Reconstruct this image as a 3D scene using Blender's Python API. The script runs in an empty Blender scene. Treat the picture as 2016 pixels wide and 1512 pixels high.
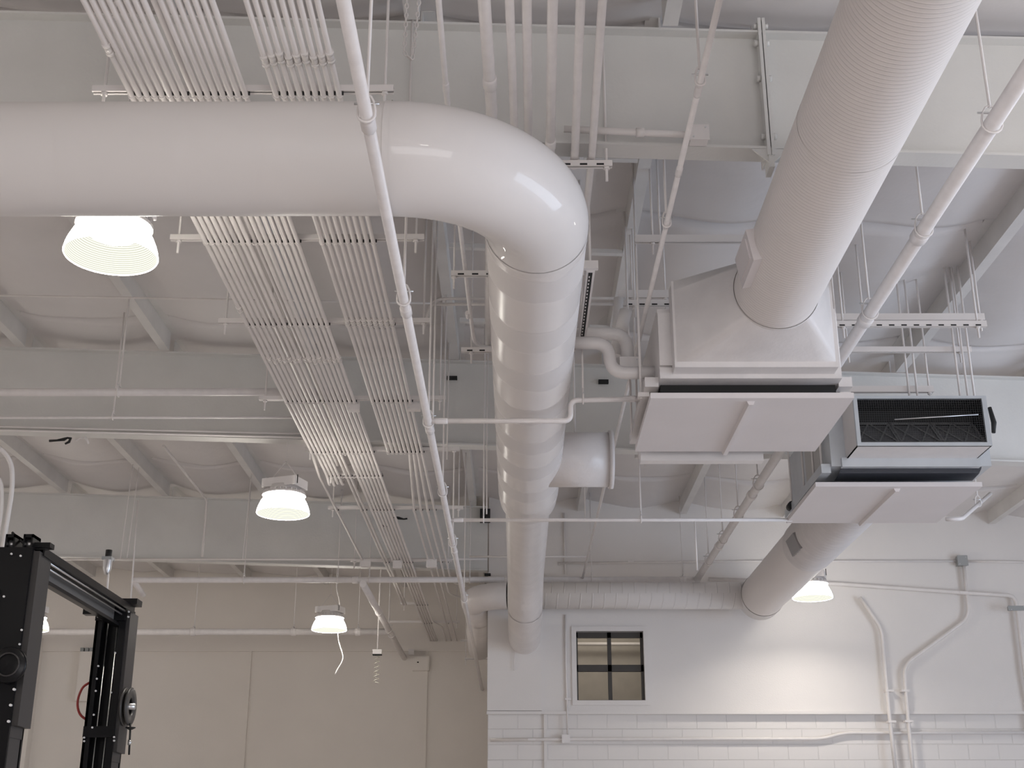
import bpy, math, random
from mathutils import Vector, Matrix, Euler
random.seed(7)
SC = bpy.context.scene
COL = SC.collection
S = 0.78            # metres per drawing unit
CZ = 1.6 / S        # camera height in drawing units (drawing z = 0 is eye height)
FLOOR = -CZ
PITCH = math.radians(20.12)
YAW = 8 / 2550.0

# ------------------------------------------------------------------ camera
cam_d = bpy.data.cameras.new('camera')
cam_d.sensor_width = 36.0
cam_d.lens = 36.0 * 2550 / 2016
cam_d.clip_end = 200
cam = bpy.data.objects.new('camera', cam_d)
COL.objects.link(cam)
cam.location = (0, 0, 1.6)
cam.rotation_euler = (math.pi / 2 + PITCH, 0, YAW)
SC.camera = cam
SC.view_settings.view_transform = 'Standard'
SC.view_settings.look = 'None'
SC.view_settings.exposure = 0.1
SC.view_settings.gamma = 1.0
SC.view_settings.use_curve_mapping = False

# ------------------------------------------------------------------ world and daylight
w = bpy.data.worlds.new('world'); SC.world = w; w.use_nodes = True
w.node_tree.nodes['Background'].inputs[0].default_value = (0.75, 0.85, 1.0, 1)
w.node_tree.nodes['Background'].inputs[1].default_value = 0.6

def area(name, loc, rot, sx, sy, power, col):
    d = bpy.data.lights.new(name, 'AREA'); d.shape = 'RECTANGLE'
    d.size = sx * S; d.size_y = sy * S; d.energy = power; d.color = col
    o = bpy.data.objects.new(name, d); COL.objects.link(o)
    o.location = (loc[0] * S, loc[1] * S, (loc[2] + CZ) * S); o.rotation_euler = rot
    return o
# daylight through the roll-up door openings: right-hand wall and the wall behind the camera
area('daylight_side_door', (16.6, 8.0, 0.6), (0, math.radians(90), 0), 5.0, 12.0, 560, (0.70, 0.82, 1.0))
area('daylight_front_door', (4.0, -9.8, 0.4), (math.radians(90), 0, 0), 12.0, 4.6, 360, (1.0, 0.95, 0.94))

# ------------------------------------------------------------------ pixel to place
_f = Vector((-math.sin(YAW) * math.cos(PITCH), math.cos(YAW) * math.cos(PITCH), math.sin(PITCH)))
_r = Vector((math.cos(YAW), math.sin(YAW), 0))
_u = _r.cross(_f)
def ray(x, y):
    return _f + _r * ((x - 1008) / 2550.0) + _u * ((756 - y) / 2550.0)
def PY(x, y, Y):
    d = ray(x, y); return d * (Y / d.y)
def PZ(x, y, Z):
    d = ray(x, y); return d * (Z / d.z)

# ------------------------------------------------------------------ materials
def mat(name, col, rough=0.5, metal=0.0, noise=0.0, nscale=6.0, bump=0.0, bscale=40.0, coat=0.0, spec=0.5):
    m = bpy.data.materials.new(name); m.use_nodes = True
    nt = m.node_tree; b = nt.nodes['Principled BSDF']
    b.inputs['Base Color'].default_value = (*col, 1)
    b.inputs['Roughness'].default_value = rough
    b.inputs['Metallic'].default_value = metal
    b.inputs['Coat Weight'].default_value = coat
    b.inputs['Coat Roughness'].default_value = 0.07
    b.inputs['Specular IOR Level'].default_value = spec
    tc = nt.nodes.new('ShaderNodeTexCoord')
    if noise > 0:
        n = nt.nodes.new('ShaderNodeTexNoise'); n.inputs['Scale'].default_value = nscale
        n.inputs['Detail'].default_value = 5
        nt.links.new(tc.outputs['Object'], n.inputs['Vector'])
        r = nt.nodes.new('ShaderNodeMapRange')
        r.inputs['From Min'].default_value = 0.3; r.inputs['From Max'].default_value = 0.7
        r.inputs['To Min'].default_value = 1 - noise; r.inputs['To Max'].default_value = 1 + noise * 0.4
        nt.links.new(n.outputs['Fac'], r.inputs['Value'])
        mx = nt.nodes.new('ShaderNodeVectorMath'); mx.operation = 'SCALE'
        mx.inputs[0].default_value = col
        nt.links.new(r.outputs[0], mx.inputs['Scale'])
        nt.links.new(mx.outputs[0], b.inputs['Base Color'])
    if bump > 0:
        n2 = nt.nodes.new('ShaderNodeTexNoise'); n2.inputs['Scale'].default_value = bscale
        n2.inputs['Detail'].default_value = 4
        nt.links.new(tc.outputs['Object'], n2.inputs['Vector'])
        bp = nt.nodes.new('ShaderNodeBump'); bp.inputs['Strength'].default_value = bump
        bp.inputs['Distance'].default_value = 0.02
        nt.links.new(n2.outputs['Fac'], bp.inputs['Height'])
        nt.links.new(bp.outputs[0], b.inputs['Normal'])
    return m

def emit(name, col, strength):
    m = bpy.data.materials.new(name); m.use_nodes = True
    nt = m.node_tree; nt.nodes.clear()
    e = nt.nodes.new('ShaderNodeEmission'); o = nt.nodes.new('ShaderNodeOutputMaterial')
    e.inputs[0].default_value = (*col, 1); e.inputs[1].default_value = strength
    nt.links.new(e.outputs[0], o.inputs[0]); return m

def math_node(nt, op, a, b=None):
    n = nt.nodes.new('ShaderNodeMath'); n.operation = op
    for i, v in enumerate((a, b)):
        if v is None: continue
        if isinstance(v, (int, float)): n.inputs[i].default_value = v
        else: nt.links.new(v, n.inputs[i])
    return n.outputs[0]

def duct_mat(name, col, axis, pitch, depth, width, rough, rough2=None, coat=0.0, slant=0.0, tone=1.0, band=False, noise=0.04):
    """painted duct with ring or spiral seams that run round the object's own axis"""
    m = mat(name, col, rough, coat=coat)
    nt = m.node_tree; b = nt.nodes['Principled BSDF']
    tc = nt.nodes.new('ShaderNodeTexCoord'); sp = nt.nodes.new('ShaderNodeSeparateXYZ')
    nt.links.new(tc.outputs['Object'], sp.inputs[0])
    ax = {'X': 0, 'Y': 1}[axis]
    along = sp.outputs[ax]; across = sp.outputs[1 - ax]
    ang = math_node(nt, 'ARCTAN2', sp.outputs[2], across)
    t = math_node(nt, 'ADD', along, math_node(nt, 'MULTIPLY', ang, slant / (2 * math.pi)))
    nz = nt.nodes.new('ShaderNodeTexNoise'); nz.inputs['Scale'].default_value = 3.0
    nt.links.new(tc.outputs['Object'], nz.inputs['Vector'])
    t = math_node(nt, 'ADD', t, math_node(nt, 'MULTIPLY', nz.outputs['Fac'], pitch * 0.25))
    fr = math_node(nt, 'FRACT', math_node(nt, 'DIVIDE', t, pitch))
    if band:
        mr = nt.nodes.new('ShaderNodeMapRange'); mr.interpolation_type = 'SMOOTHSTEP'
        d = math_node(nt, 'ABSOLUTE', math_node(nt, 'SUBTRACT', fr, 0.5))
        nt.links.new(d, mr.inputs['Value'])
        mr.inputs['From Min'].default_value = width - 0.02; mr.inputs['From Max'].default_value = width + 0.02
        h = mr.outputs[0]
        rr = nt.nodes.new('ShaderNodeMapRange'); nt.links.new(h, rr.inputs['Value'])
        rr.inputs['To Min'].default_value = rough2; rr.inputs['To Max'].default_value = rough
        nt.links.new(rr.outputs[0], b.inputs['Roughness'])
        tn = nt.nodes.new('ShaderNodeMapRange'); nt.links.new(h, tn.inputs['Value'])
        tn.inputs['To Min'].default_value = tone; tn.inputs['To Max'].default_value = 1.0
        sc_ = nt.nodes.new('ShaderNodeVectorMath'); sc_.operation = 'SCALE'; sc_.inputs[0].default_value = col
        nt.links.new(tn.outputs[0], sc_.inputs['Scale']); nt.links.new(sc_.outputs[0], b.inputs['Base Color'])
    else:
        d = math_node(nt, 'ABSOLUTE', math_node(nt, 'SUBTRACT', fr, 0.5))
        mr = nt.nodes.new('ShaderNodeMapRange'); mr.interpolation_type = 'SMOOTHSTEP'
        nt.links.new(d, mr.inputs['Value'])
        mr.inputs['From Min'].default_value = 0.0; mr.inputs['From Max'].default_value = width
        mr.inputs['To Min'].default_value = 1.0; mr.inputs['To Max'].default_value = 0.0
        h = mr.outputs[0]
    n2 = nt.nodes.new('ShaderNodeTexNoise'); n2.inputs['Scale'].default_value = 25
    nt.links.new(tc.outputs['Object'], n2.inputs['Vector'])
    hh = math_node(nt, 'ADD', h, math_node(nt, 'MULTIPLY', n2.outputs['Fac'], 0.12))
    bp = nt.nodes.new('ShaderNodeBump'); bp.inputs['Strength'].default_value = 1.0
    bp.inputs['Distance'].default_value = depth
    nt.links.new(hh, bp.inputs['Height']); nt.links.new(bp.outputs[0], b.inputs['Normal'])
    return m

WHITE = mat('white_paint', (0.80, 0.765, 0.75), 0.45, noise=0.05, bump=0.06)
PIPE = mat('pipe_paint', (0.84, 0.80, 0.785), 0.38, noise=0.06, nscale=12, bump=0.05)
COND = mat('conduit_paint', (0.82, 0.78, 0.755), 0.4, noise=0.05)
STEEL = mat('beam_paint', (0.74, 0.73, 0.705), 0.5, noise=0.06, nscale=2, bump=0.08)
PURL = mat('purlin_paint', (0.74, 0.72, 0.70), 0.5, noise=0.08, nscale=3, bump=0.05)
STRUT = mat('strut_paint', (0.82, 0.78, 0.76), 0.45)
DARK = mat('slot_dark', (0.02, 0.02, 0.02), 0.8)
ROOF = mat('roof_vinyl', (0.75, 0.72, 0.71), 0.55, noise=0.05, nscale=1.2, bump=0.35, bscale=5)
WALL = mat('wall_paint', (0.80, 0.765, 0.74), 0.6, noise=0.03, nscale=1.0, bump=0.1, bscale=60)
WALLL = mat('wall_paint_far', (0.87, 0.82, 0.765), 0.6, noise=0.03, nscale=1.0, bump=0.1, bscale=60)
FLOORM = mat('floor_epoxy', (0.60, 0.56, 0.55), 0.4, noise=0.06, nscale=2)
BLACK = mat('black_powder', (0.008, 0.008, 0.009), 0.28, spec=0.22)
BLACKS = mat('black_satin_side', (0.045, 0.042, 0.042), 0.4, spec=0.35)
RUBBER = mat('black_rubber', (0.015, 0.015, 0.015), 0.6)
SILVER = mat('silver_metal', (0.7, 0.7, 0.7), 0.3, metal=0.9)
GALV = mat('galvanised_sheet', (0.62, 0.65, 0.68), 0.35, metal=0.35, noise=0.06)
GREYB = mat('grey_box', (0.35, 0.36, 0.36), 0.5)
REDH = mat('red_hose', (0.35, 0.03, 0.025), 0.4)
BRONZE = mat('bronze_frame', (0.045, 0.04, 0.035), 0.45)
BEIGE = mat('beige_room', (0.50, 0.465, 0.42), 0.8, noise=0.08)
PANEL = mat('panel_paint', (0.80, 0.755, 0.75), 0.5, noise=0.03, nscale=2, bump=0.04)
MESH = mat('filter_media', (0.10, 0.10, 0.105), 0.8)
FRAMEG = mat('filter_frame', (0.20, 0.20, 0.20), 0.6)
GLOSS = duct_mat('duct_glossy', (0.82, 0.78, 0.76), 'Y', 0.74, 0.0015, 0.22, 0.26, 0.62, coat=0.0, band=True, tone=0.93)
ELBOW = mat('duct_elbow_gloss', (0.82, 0.785, 0.765), 0.55, coat=0.5, noise=0.03, nscale=2)
ELBOW.node_tree.nodes['Principled BSDF'].inputs['Coat Roughness'].default_value = 0.03
DUCTX = duct_mat('duct_satin', (0.80, 0.765, 0.74), 'X', 0.95, 0.001, 0.2, 0.34, 0.45, coat=0.05, band=True)
WRAP = mat('duct_wrap', (0.80, 0.755, 0.735), 0.35, noise=0.05, nscale=4, bump=0.5, bscale=7, coat=0.15)
SPIRAL = duct_mat('duct_spiral_fine', (0.88, 0.83, 0.80), 'Y', 0.030, 0.0020, 0.20, 0.5, slant=0.12)
SPIRALW = duct_mat('duct_spiral_wide', (0.78, 0.73, 0.71), 'Y', 0.10, 0.006, 0.13, 0.5, slant=0.10)
SPIRALX = duct_mat('duct_spiral_cross', (0.76, 0.73, 0.71), 'X', 0.16, 0.004, 0.08, 0.5, slant=0.08)
LENS = emit('lamp_lens', (1.0, 0.93, 0.84), 195.0)
SKIRT = emit('lamp_skirt', (1.0, 0.95, 0.86), 18.0)

def inner_skirt():
    m = emit('lamp_skirt_inner', (1, 1, 0.84), 1.0)
    nt = m.node_tree; e = [n for n in nt.nodes if n.type == 'EMISSION'][0]
    tc = nt.nodes.new('ShaderNodeTexCoord'); sp = nt.nodes.new('ShaderNodeSeparateXYZ')
    nt.links.new(tc.outputs['Object'], sp.inputs[0])
    fr = math_node(nt, 'FRACT', math_node(nt, 'MULTIPLY', sp.outputs[2], 90.0))
    g = math_node(nt, 'GREATER_THAN', fr, 0.35)
    st = math_node(nt, 'ADD', math_node(nt, 'MULTIPLY', g, 0.45), 0.62)
    nt.links.new(st, e.inputs[1]); return m
SKIRTIN = inner_skirt()

def block_mat():
    m = mat('block_paint', (0.80, 0.765, 0.74), 0.55)
    nt = m.node_tree; b = nt.nodes['Principled BSDF']
    tc = nt.nodes.new('ShaderNodeTexCoord'); sp = nt.nodes.new('ShaderNodeSeparateXYZ'); cb = nt.nodes.new('ShaderNodeCombineXYZ')
    nt.links.new(tc.outputs['Object'], sp.inputs[0])
    nt.links.new(sp.outputs[0], cb.inputs[0]); nt.links.new(sp.outputs[2], cb.inputs[1])
    br = nt.nodes.new('ShaderNodeTexBrick')
    nt.links.new(cb.outputs[0], br.inputs['Vector'])
    br.inputs['Scale'].default_value = 1.0
    br.inputs['Brick Width'].default_value = 0.41; br.inputs['Row Height'].default_value = 0.205
    br.inputs['Mortar Size'].default_value = 0.006; br.inputs['Mortar Smooth'].default_value = 0.3
    bp = nt.nodes.new('ShaderNodeBump'); bp.inputs['Strength'].default_value = 1.0; bp.inputs['Distance'].default_value = 0.009
    bp.invert = True
    nt.links.new(br.outputs['Fac'], bp.inputs['Height']); nt.links.new(bp.outputs[0], b.inputs['Normal'])
    return m
BLOCK = block_mat()

def glass_mat():
    m = bpy.data.materials.new('window_glass'); m.use_nodes = True
    b = m.node_tree.nodes['Principled BSDF']
    b.inputs['Base Color'].default_value = (0.95, 0.95, 0.93, 1)
    b.inputs['Transmission Weight'].default_value = 1.0; b.inputs['Roughness'].default_value = 0.02
    b.inputs['IOR'].default_value = 1.1
    return m
GLASS = glass_mat()

# ------------------------------------------------------------------ mesh builder
class MB:
    def __init__(self):
        self.v = []; self.f = []; self.s = []; self.m = []; self.cm = 0
    def face(self, idx, smooth=False):
        self.f.append(idx); self.s.append(smooth); self.m.append(self.cm)
    def box(self, x0, x1, y0, y1, z0, z1):
        n = len(self.v)
        self.v += [Vector(p) for p in ((x0, y0, z0), (x1, y0, z0), (x1, y1, z0), (x0, y1, z0), (x0, y0, z1), (x1, y0, z1), (x1, y1, z1), (x0, y1, z1))]
        for q in ((0, 3, 2, 1), (4, 5, 6, 7), (0, 1, 5, 4), (1, 2, 6, 5), (2, 3, 7, 6), (3, 0, 4, 7)):
            self.face([n + i for i in q])
        return self
    def hexa(self, pts):
        n = len(self.v); self.v += [Vector(p) for p in pts]
        for q in ((0, 3, 2, 1), (4, 5, 6, 7), (0, 1, 5, 4), (1, 2, 6, 5), (2, 3, 7, 6), (3, 0, 4, 7)):
            self.face([n + i for i in q])
        return self
    def bar(self, p0, p1, w_, h, up=(0, 0, 1)):
        p0 = Vector(p0); p1 = Vector(p1); d = (p1 - p0).normalized(); up = Vector(up)
        if abs(d.dot(up)) > 0.99: up = Vector((0, 1, 0))
        a = d.cross(up).normalized() * w_ / 2; b = a.normalized().cross(d).normalized() * h / 2
        return self.hexa([p0 - a - b, p0 + a - b, p1 + a - b, p1 - a - b, p0 - a + b, p0 + a + b, p1 + a + b, p1 - a + b])
    def slopebox(self, x0, x1, y0, y1, fz0, fz1):
        return self.hexa([(x0, y0, fz0(x0)), (x1, y0, fz0(x1)), (x1, y1, fz0(x1)), (x0, y1, fz0(x0)),
                          (x0, y0, fz1(x0)), (x1, y0, fz1(x1)), (x1, y1, fz1(x1)), (x0, y1, fz1(x0))])
    def tube(self, pts, r, seg=10, caps=True, closed=False):
        pts = [Vector(p) for p in pts]; n = len(pts)
        rs = r if isinstance(r, (list, tuple)) else [r] * n
        tang = []
        for i in range(n):
            if closed: t = pts[(i + 1) % n] - pts[i - 1]
            elif i == 0: t = pts[1] - pts[0]
            elif i == n - 1: t = pts[-1] - pts[-2]
            else: t = (pts[i + 1] - pts[i]).normalized() + (pts[i] - pts[i - 1]).normalized()
            tang.append(t.normalized() if t.length > 1e-9 else Vector((0, 0, 1)))
        ref = Vector((0, 0, 1)) if abs(tang[0].z) < 0.9 else Vector((1, 0, 0))
        a = tang[0].cross(ref).normalized(); base = len(self.v)
        for i in range(n):
            if i:
                q = tang[i - 1].rotation_difference(tang[i]); a = (q @ a); a = (a - tang[i] * a.dot(tang[i])).normalized()
            b = tang[i].cross(a)
            for k in range(seg):
                th = 2 * math.pi * k / seg
                self.v.append(pts[i] + (a * math.cos(th) + b * math.sin(th)) * rs[i])
        for i in range(n - 1 if not closed else n):
            j = (i + 1) % n
            for k in range(seg):
                k2 = (k + 1) % seg
                self.face([base + i * seg + k, base + j * seg + k, base + j * seg + k2, base + i * seg + k2], True)
        if caps and not closed:
            self.face([base + k for k in range(seg)]); self.face([base + (n - 1) * seg + k for k in range(seg)][::-1])
        return self
    def lathe(self, c, prof, seg=32, axis='Z', caps=False):
        c = Vector(c); base = len(self.v)
        for (r, h) in prof:
            for k in range(seg):
                th = 2 * math.pi * k / seg; a, b = r * math.cos(th), r * math.sin(th)
                self.v.append(c + (Vector((a, b, h)) if axis == 'Z' else Vector((h, a, b)) if axis == 'X' else Vector((b, h, a))))
        for i in range(len(prof) - 1):
            for k in range(seg):
                k2 = (k + 1) % seg
                self.face([base + i * seg + k, base + i * seg + k2, base + (i + 1) * seg + k2, base + (i + 1) * seg + k], True)
        if caps:
            self.face([base + k for k in range(seg)][::-1]); self.face([base + (len(prof) - 1) * seg + k for k in range(seg)])
        return self
    def build(self, name, material, parent=None, origin=None):
        if parent is not None: org = PO[parent.name]
        elif origin is not None: org = Vector(origin)
        else: org = self.v[0].copy()
        me = bpy.data.meshes.new(name)
        me.from_pydata([tuple((p - org) * S) for p in self.v], [], self.f)
        mats = material if isinstance(material, (list, tuple)) else [material]
        for m in mats: me.materials.append(m)
        me.polygons.foreach_set('use_smooth', self.s); me.polygons.foreach_set('material_index', self.m)
        me.update()
        o = bpy.data.objects.new(name, me); COL.objects.link(o)
        if parent is not None: o.parent = parent
        else: o.location = ((org.x) * S, (org.y) * S, (org.z + CZ) * S)
        PO[o.name] = org
        return o
PO = {}
def thing(name, label, cat, loc, group=None):
    o = bpy.data.objects.new(name, None); COL.objects.link(o); o.empty_display_size = 0.1
    o.location = (loc[0] * S, loc[1] * S, (loc[2] + CZ) * S); PO[o.name] = Vector(loc)
    o['label'] = label; o['category'] = cat
    if group: o['group'] = group
    return o
def tag(o, label, cat, group=None, kind=None):
    o['label'] = label; o['category'] = cat
    if group: o['group'] = group
    if kind: o['kind'] = kind
    return o
def struct(o, label=None):
    o['kind'] = 'structure'
    if label: o['label'] = label
    return o
def copy_thing(root, loc, label, group=None):
    delta_root = root.copy(); COL.objects.link(delta_root)
    delta_root.location = (loc[0] * S, loc[1] * S, (loc[2] + CZ) * S); delta_root['label'] = label
    PO[delta_root.name] = Vector(loc)
    if group: delta_root['group'] = group
    for ch in list(root.children):
        c = ch.copy(); COL.objects.link(c); c.parent = delta_root
        for g in list(ch.children):
            d = g.copy(); COL.objects.link(d); d.parent = c
    return delta_root

def fillet(pts, R, n=6):
    pts = [Vector(p) for p in pts]; out = [pts[0]]
    for i in range(1, len(pts) - 1):
        a, b, c = pts[i - 1], pts[i], pts[i + 1]
        d1 = (a - b); d2 = (c - b); l = min(R, d1.length * 0.49, d2.length * 0.49)
        p1 = b + d1.normalized() * l; p2 = b + d2.normalized() * l
        for k in range(n + 1):
            t = k / n; out.append(p1 * (1 - t) ** 2 + b * 2 * t * (1 - t) + p2 * t * t)
    out.append(pts[-1]); return out
def resample(pts, step):
    out = []
    for a, b in zip(pts[:-1], pts[1:]):
        a = Vector(a); b = Vector(b); n = max(1, int((b - a).length / step))
        out += [a.lerp(b, k / n) for k in range(n)]
    out.append(Vector(pts[-1])); return out

def zr(x): return 6.1 - 0.033 * x           # underside of the purlins / top of the frames
def rooftop(x): return zr(x) + 0.28

# ================================================================== SETTING
XL, XR = -15.5, 17.0
YB, YR, YF = 31.3, 23.5, -10.2
XS = -0.5
TOP = 7.2

struct(MB().box(XL, XR, YF, YB + .3, FLOOR - 0.2, FLOOR).build('floor', FLOORM), 'grey epoxy workshop floor')
# ceiling: insulation blanket sagging between the purlins, seams across
PX = [-0.75 + 1.9 * k for k in range(-8, 10)]
def ceiling():
    mb = MB(); xs = []
    x = XL
    while x < XR:
        xs.append(x); x += 0.19
    xs.append(XR)
    SP = 3.2; seams = [15.2 + SP * k for k in range(-8, 7)]
    ys = set([YF, YB + .3])
    for s_ in seams:
        for d in (-0.30, -0.12, -0.045, 0.0, 0.045, 0.2, 0.6, 1.1, 1.7, 2.3, 2.7):
            y = s_ + d
            if YF < y < YB + .3: ys.add(round(y, 4))
    ys = sorted(ys)
    nx = len(xs)
    for y in ys:
        k = (y - seams[0]) / SP; fr = (k - math.floor(k)) % 1.0; ds = min(fr, 1 - fr) * SP
        bay = math.sin(math.pi * min(1, max(0, ((y - 8.6) % 7.5) / 7.5)))
        for x in xs:
            t = ((x + 0.75) / 1.9) % 1.0
            sag = 0.15 * math.sin(math.pi * t) ** 0.8
            wob = 0.02 * math.sin(3.1 * x + 0.7 * math.floor(k) * 2.3) + 0.012 * math.sin(5.3 * x + y * 2.1)
            bulge = 0.05 * math.sin(math.pi * fr) * math.sin(math.pi * t)
            groove = 0.20 * max(0, 1 - ds / 0.045) * (0.2 + 0.8 * math.sin(math.pi * t) ** 2)
            mb.v.append(Vector((x, y, rooftop(x) - sag * (0.75 + 0.25 * bay) - bulge + wob * math.sin(math.pi * t) + groove)))
    for j in range(len(ys) - 1):
        for i in range(nx - 1):
            a = j * nx + i
            mb.face([a, a + nx, a + nx + 1, a + 1], True)
    return mb.build('ceiling', ROOF)
struct(ceiling(), 'sagging white insulation blanket under the roof')
struct(MB().slopebox(XL, XR, YF, YB + .3, lambda x: rooftop(x) + .12, lambda x: rooftop(x) + .2).build('ceiling_deck', GALV), 'metal roof deck above the insulation')

# far left-hand back wall, upper sheet panel proud of the lower wall
zl = PY(400, 1283, YB).z
mb = MB().box(XL, XS, YB, YB + .3, FLOOR, TOP); struct(mb.build('wall_back', WALLL), 'far white wall with flat panels')
struct(MB().box(XL, XS - 0.02, YB - 0.07, YB, zl, TOP).build('trim_1', WALLL), 'upper girt panel on the far wall')
xj = PY(486, 1400, YB).x
struct(MB().box(xj - .03, xj + .03, YB - 0.045, YB, FLOOR, zl).build('trim_2', WALLL), 'vertical joint trim on the far wall')
xj = PY(838, 1400, YB).x
struct(MB().box(xj - .03, xj + .03, YB - 0.05, YB, FLOOR, zl).build('trim_3', WALLL), 'vertical corner trim near the pier')
xp = PY(60, 1400, YB).x
struct(MB().box(xp - 0.25, xp + .12, YB - 0.3, YB, FLOOR, zl + .3).build('trim_4', WALLL), 'pilaster on the far wall')
struct(MB().box(XL - .3, XL, YF, YB, FLOOR, TOP).build('wall_left', WALL), 'left wall')
# front wall with a roll-up door opening, and the side wall with another
mb = MB().box(XL, -3, YF - .3, YF, FLOOR, TOP).box(11, XR, YF - .3, YF, FLOOR, TOP).box(-3, 11, YF - .3, YF, 3.2, TOP)
struct(mb.build('wall_front', WALL), 'front wall behind the viewpoint with a wide doorway')
mb = MB().box(XR, XR + .3, YF, 1.5, FLOOR, TOP).box(XR, XR + .3, 14.5, YB, FLOOR, TOP).box(XR, XR + .3, 1.5, 14.5, 3.4, TOP)
struct(mb.build('wall_right', WALL), 'right wall with a wide doorway')
# partition wall with window
YP = YR - 0.08
zt = PY(1300, 1404, YP).z
wx0, wx1 = PY(1135, 1300, YP).x, PY(1268, 1300, YP).x
wz1, wz0 = PY(1200, 1243, YP).z, PY(1200, 1379, YP).z
mb = MB()
mb.box(XS, wx0, YP, YR + .25, zt, TOP).box(wx1, XR, YP, YR + .25, zt, TOP)
mb.box(wx0, wx1, YP, YR + .25, zt, wz0).box(wx0, wx1, YP, YR + .25, wz1, TOP)
struct(mb.build('wall_partition', WALL, origin=(XS, YP, zt)), 'smooth white upper wall holding the small window')
struct(MB().box(XS, XR, YR, YR + .25, FLOOR, zt).build('wall_block', BLOCK, origin=(XS, YR, zt)), 'painted block wall below the smooth panel')
struct(MB().box(XS - .02, XR, YP - .035, YP + .02, zt - .02, zt + .03).build('trim_5', WALL), 'ledge at the foot of the smooth panel')
struct(MB().box(XS, XS + .25, YR + .25, YB, FLOOR, TOP).build('wall_return', WALL), 'side wall returning to the far wall')
px1 = PY(1066, 1330, YP).x
struct(MB().box(XS - .01, px1, YP - .07, YP, zt + .04, 4.9).build('trim_6', WALL), 'flat pier panel where the long duct ends')
xv = PY(1073, 1460, YR).x
struct(MB().box(xv - .02, xv + .03, YR - .04, YR, FLOOR, zt).build('trim_7', WALL), 'vertical joint cover on the block wall')
# window
struct_w = thing('window_1', 'small four-pane interior window with dark bronze bars', 'window', (wx0, YP, wz0))
struct_w['kind'] = 'structure'; del struct_w['category']
t = .085
wm = (wx0 + wx1) / 2 - .005; wzm = (PY(1200, 1307, YP).z + PY(1200, 1321, YP).z) / 2
MB().box(wx0 - t, wx0, YP - .03, YP + .04, wz0 - t, wz1 + t).box(wx1, wx1 + t, YP - .03, YP + .04, wz0 - t, wz1 + t)\
    .box(wx0, wx1, YP - .03, YP + .04, wz1, wz1 + t).box(wx0, wx1, YP - .03, YP + .04, wz0 - t, wz0).build('window_casing', WALL, struct_w)
MB().box(wx0, wx1, YP + .1, YP + .16, wz1 - .10, wz1).box(wx0, wx1, YP + .1, YP + .16, wzm - .06, wzm + .06)\
    .box(wm - .035, wm + .035, YP + .1, YP + .16, wz0, wz1).box(wx0, wx0 + .03, YP + .1, YP + .16, wz0, wz1)\
    .box(wx1 - .05, wx1, YP + .1, YP + .16, wz0, wz1).box(wx0, wx1, YP + .1, YP + .16, wz0, wz0 + .02).build('window_frame', BRONZE, struct_w)
MB().box(wx0, wx1, YP + .125, YP + .135, wz0, wz1).build('window_pane', GLASS, struct_w)
# room behind the window
mb = MB().box(XS + .25, 6, 26.4, 26.5, FLOOR, 5.5).box(6, 6.1, YR + .25, 26.5, FLOOR, 5.5).box(XS + .25, 6.1, YR + .25, 26.5, 5.2, 5.3)
struct(mb.build('wall_inner', BEIGE), 'beige wall of the room beyond the window')
o = MB().tube([(XS + .3, 26.2, PY(1200, 1268, 26.2).z), (6, 26.2, PY(1200, 1268, 26.2).z)], .035).build('water_pipe', PIPE)
tag(o, 'white pipe seen through the upper panes of the window', 'pipe')
area('inner_room_lamp', (1.6, 24.8, 5.1), (0, 0, 0), 1.2, 1.2, 15, (1.0, 0.92, 0.82))

# ================================================================== FRAMES AND PURLINS
def steel_frame(Y, x0, x1, label, depth=1.0, fw=0.10, splice=None):
    root = thing('steel_beam', label, 'beam', (x0, Y, zr(x0)), 'roof frames')
    MB().slopebox(x0, x1, Y - .008, Y + .008, lambda x: zr(x) - depth + .02, lambda x: zr(x) - .02).build('web', STEEL, root)
    MB().slopebox(x0, x1, Y - fw, Y + fw, lambda x: zr(x) - .02, lambda x: zr(x)).build('top_flange', STEEL, root)
    MB().slopebox(x0, x1, Y - fw, Y + fw, lambda x: zr(x) - depth, lambda x: zr(x) - depth + .022).build('bottom_flange', STEEL, root)
    if splice is not None:
        for sx in splice:
            z1 = zr(sx)
            pl = MB().box(sx - .028, sx - .004, Y - fw - .02, Y + fw, z1 - depth - .06, z1 + .1)
            pl.box(sx + .004, sx + .028, Y - fw - .02, Y + fw, z1 - depth - .06, z1 + .1)
            plo = pl.build('splice_plate', STEEL, root)
            for zz in (.05, -.10, -.42, -depth + .12, -depth - .02):
                b = MB()
                b.lathe((sx + .028, Y - fw + .03, z1 + zz), [(.026, 0), (.026, .03)], 6, 'X', True)
                b.lathe((sx - .058, Y - fw + .03, z1 + zz), [(.026, 0), (.026, .03)], 6, 'X', True)
                b.build('bolt', STEEL, plo)
            g = MB()
            zb = z1 - depth
            for sg in (-1, 1):
                g.v += [Vector(p) for p in ((sx, Y - fw, zb), (sx + sg * .14, Y - fw, zb), (sx, Y - fw, zb - .13), (sx, Y - fw + .015, zb), (sx + sg * .14, Y - fw + .015, zb), (sx, Y - fw + .015, zb - .13))]
                n = len(g.v) - 6
                g.face([n, n + 1, n + 2]); g.face([n + 3, n + 5, n + 4]); g.face([n, n + 3, n + 4, n + 1]); g.face([n + 1, n + 4, n + 5, n + 2]); g.face([n, n + 2, n + 5, n + 3])
            g.box(sx - .02, sx + .02, Y - fw - .01, Y + .05, zb - .16, zb)
            g.build('gusset', STEEL, root)
    return root
D = [8.6, 15.9, 23.55]
sx1 = PY(1506, 150, 8.5).x
steel_frame(8.6, XL, XR, 'deep grey roof beam nearest the viewer, crossing the whole top', depth=1.05, splice=[sx1])
steel_frame(15.9, XL, XR, 'second deep roof beam, behind the rows of conduit', depth=1.16)
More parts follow.
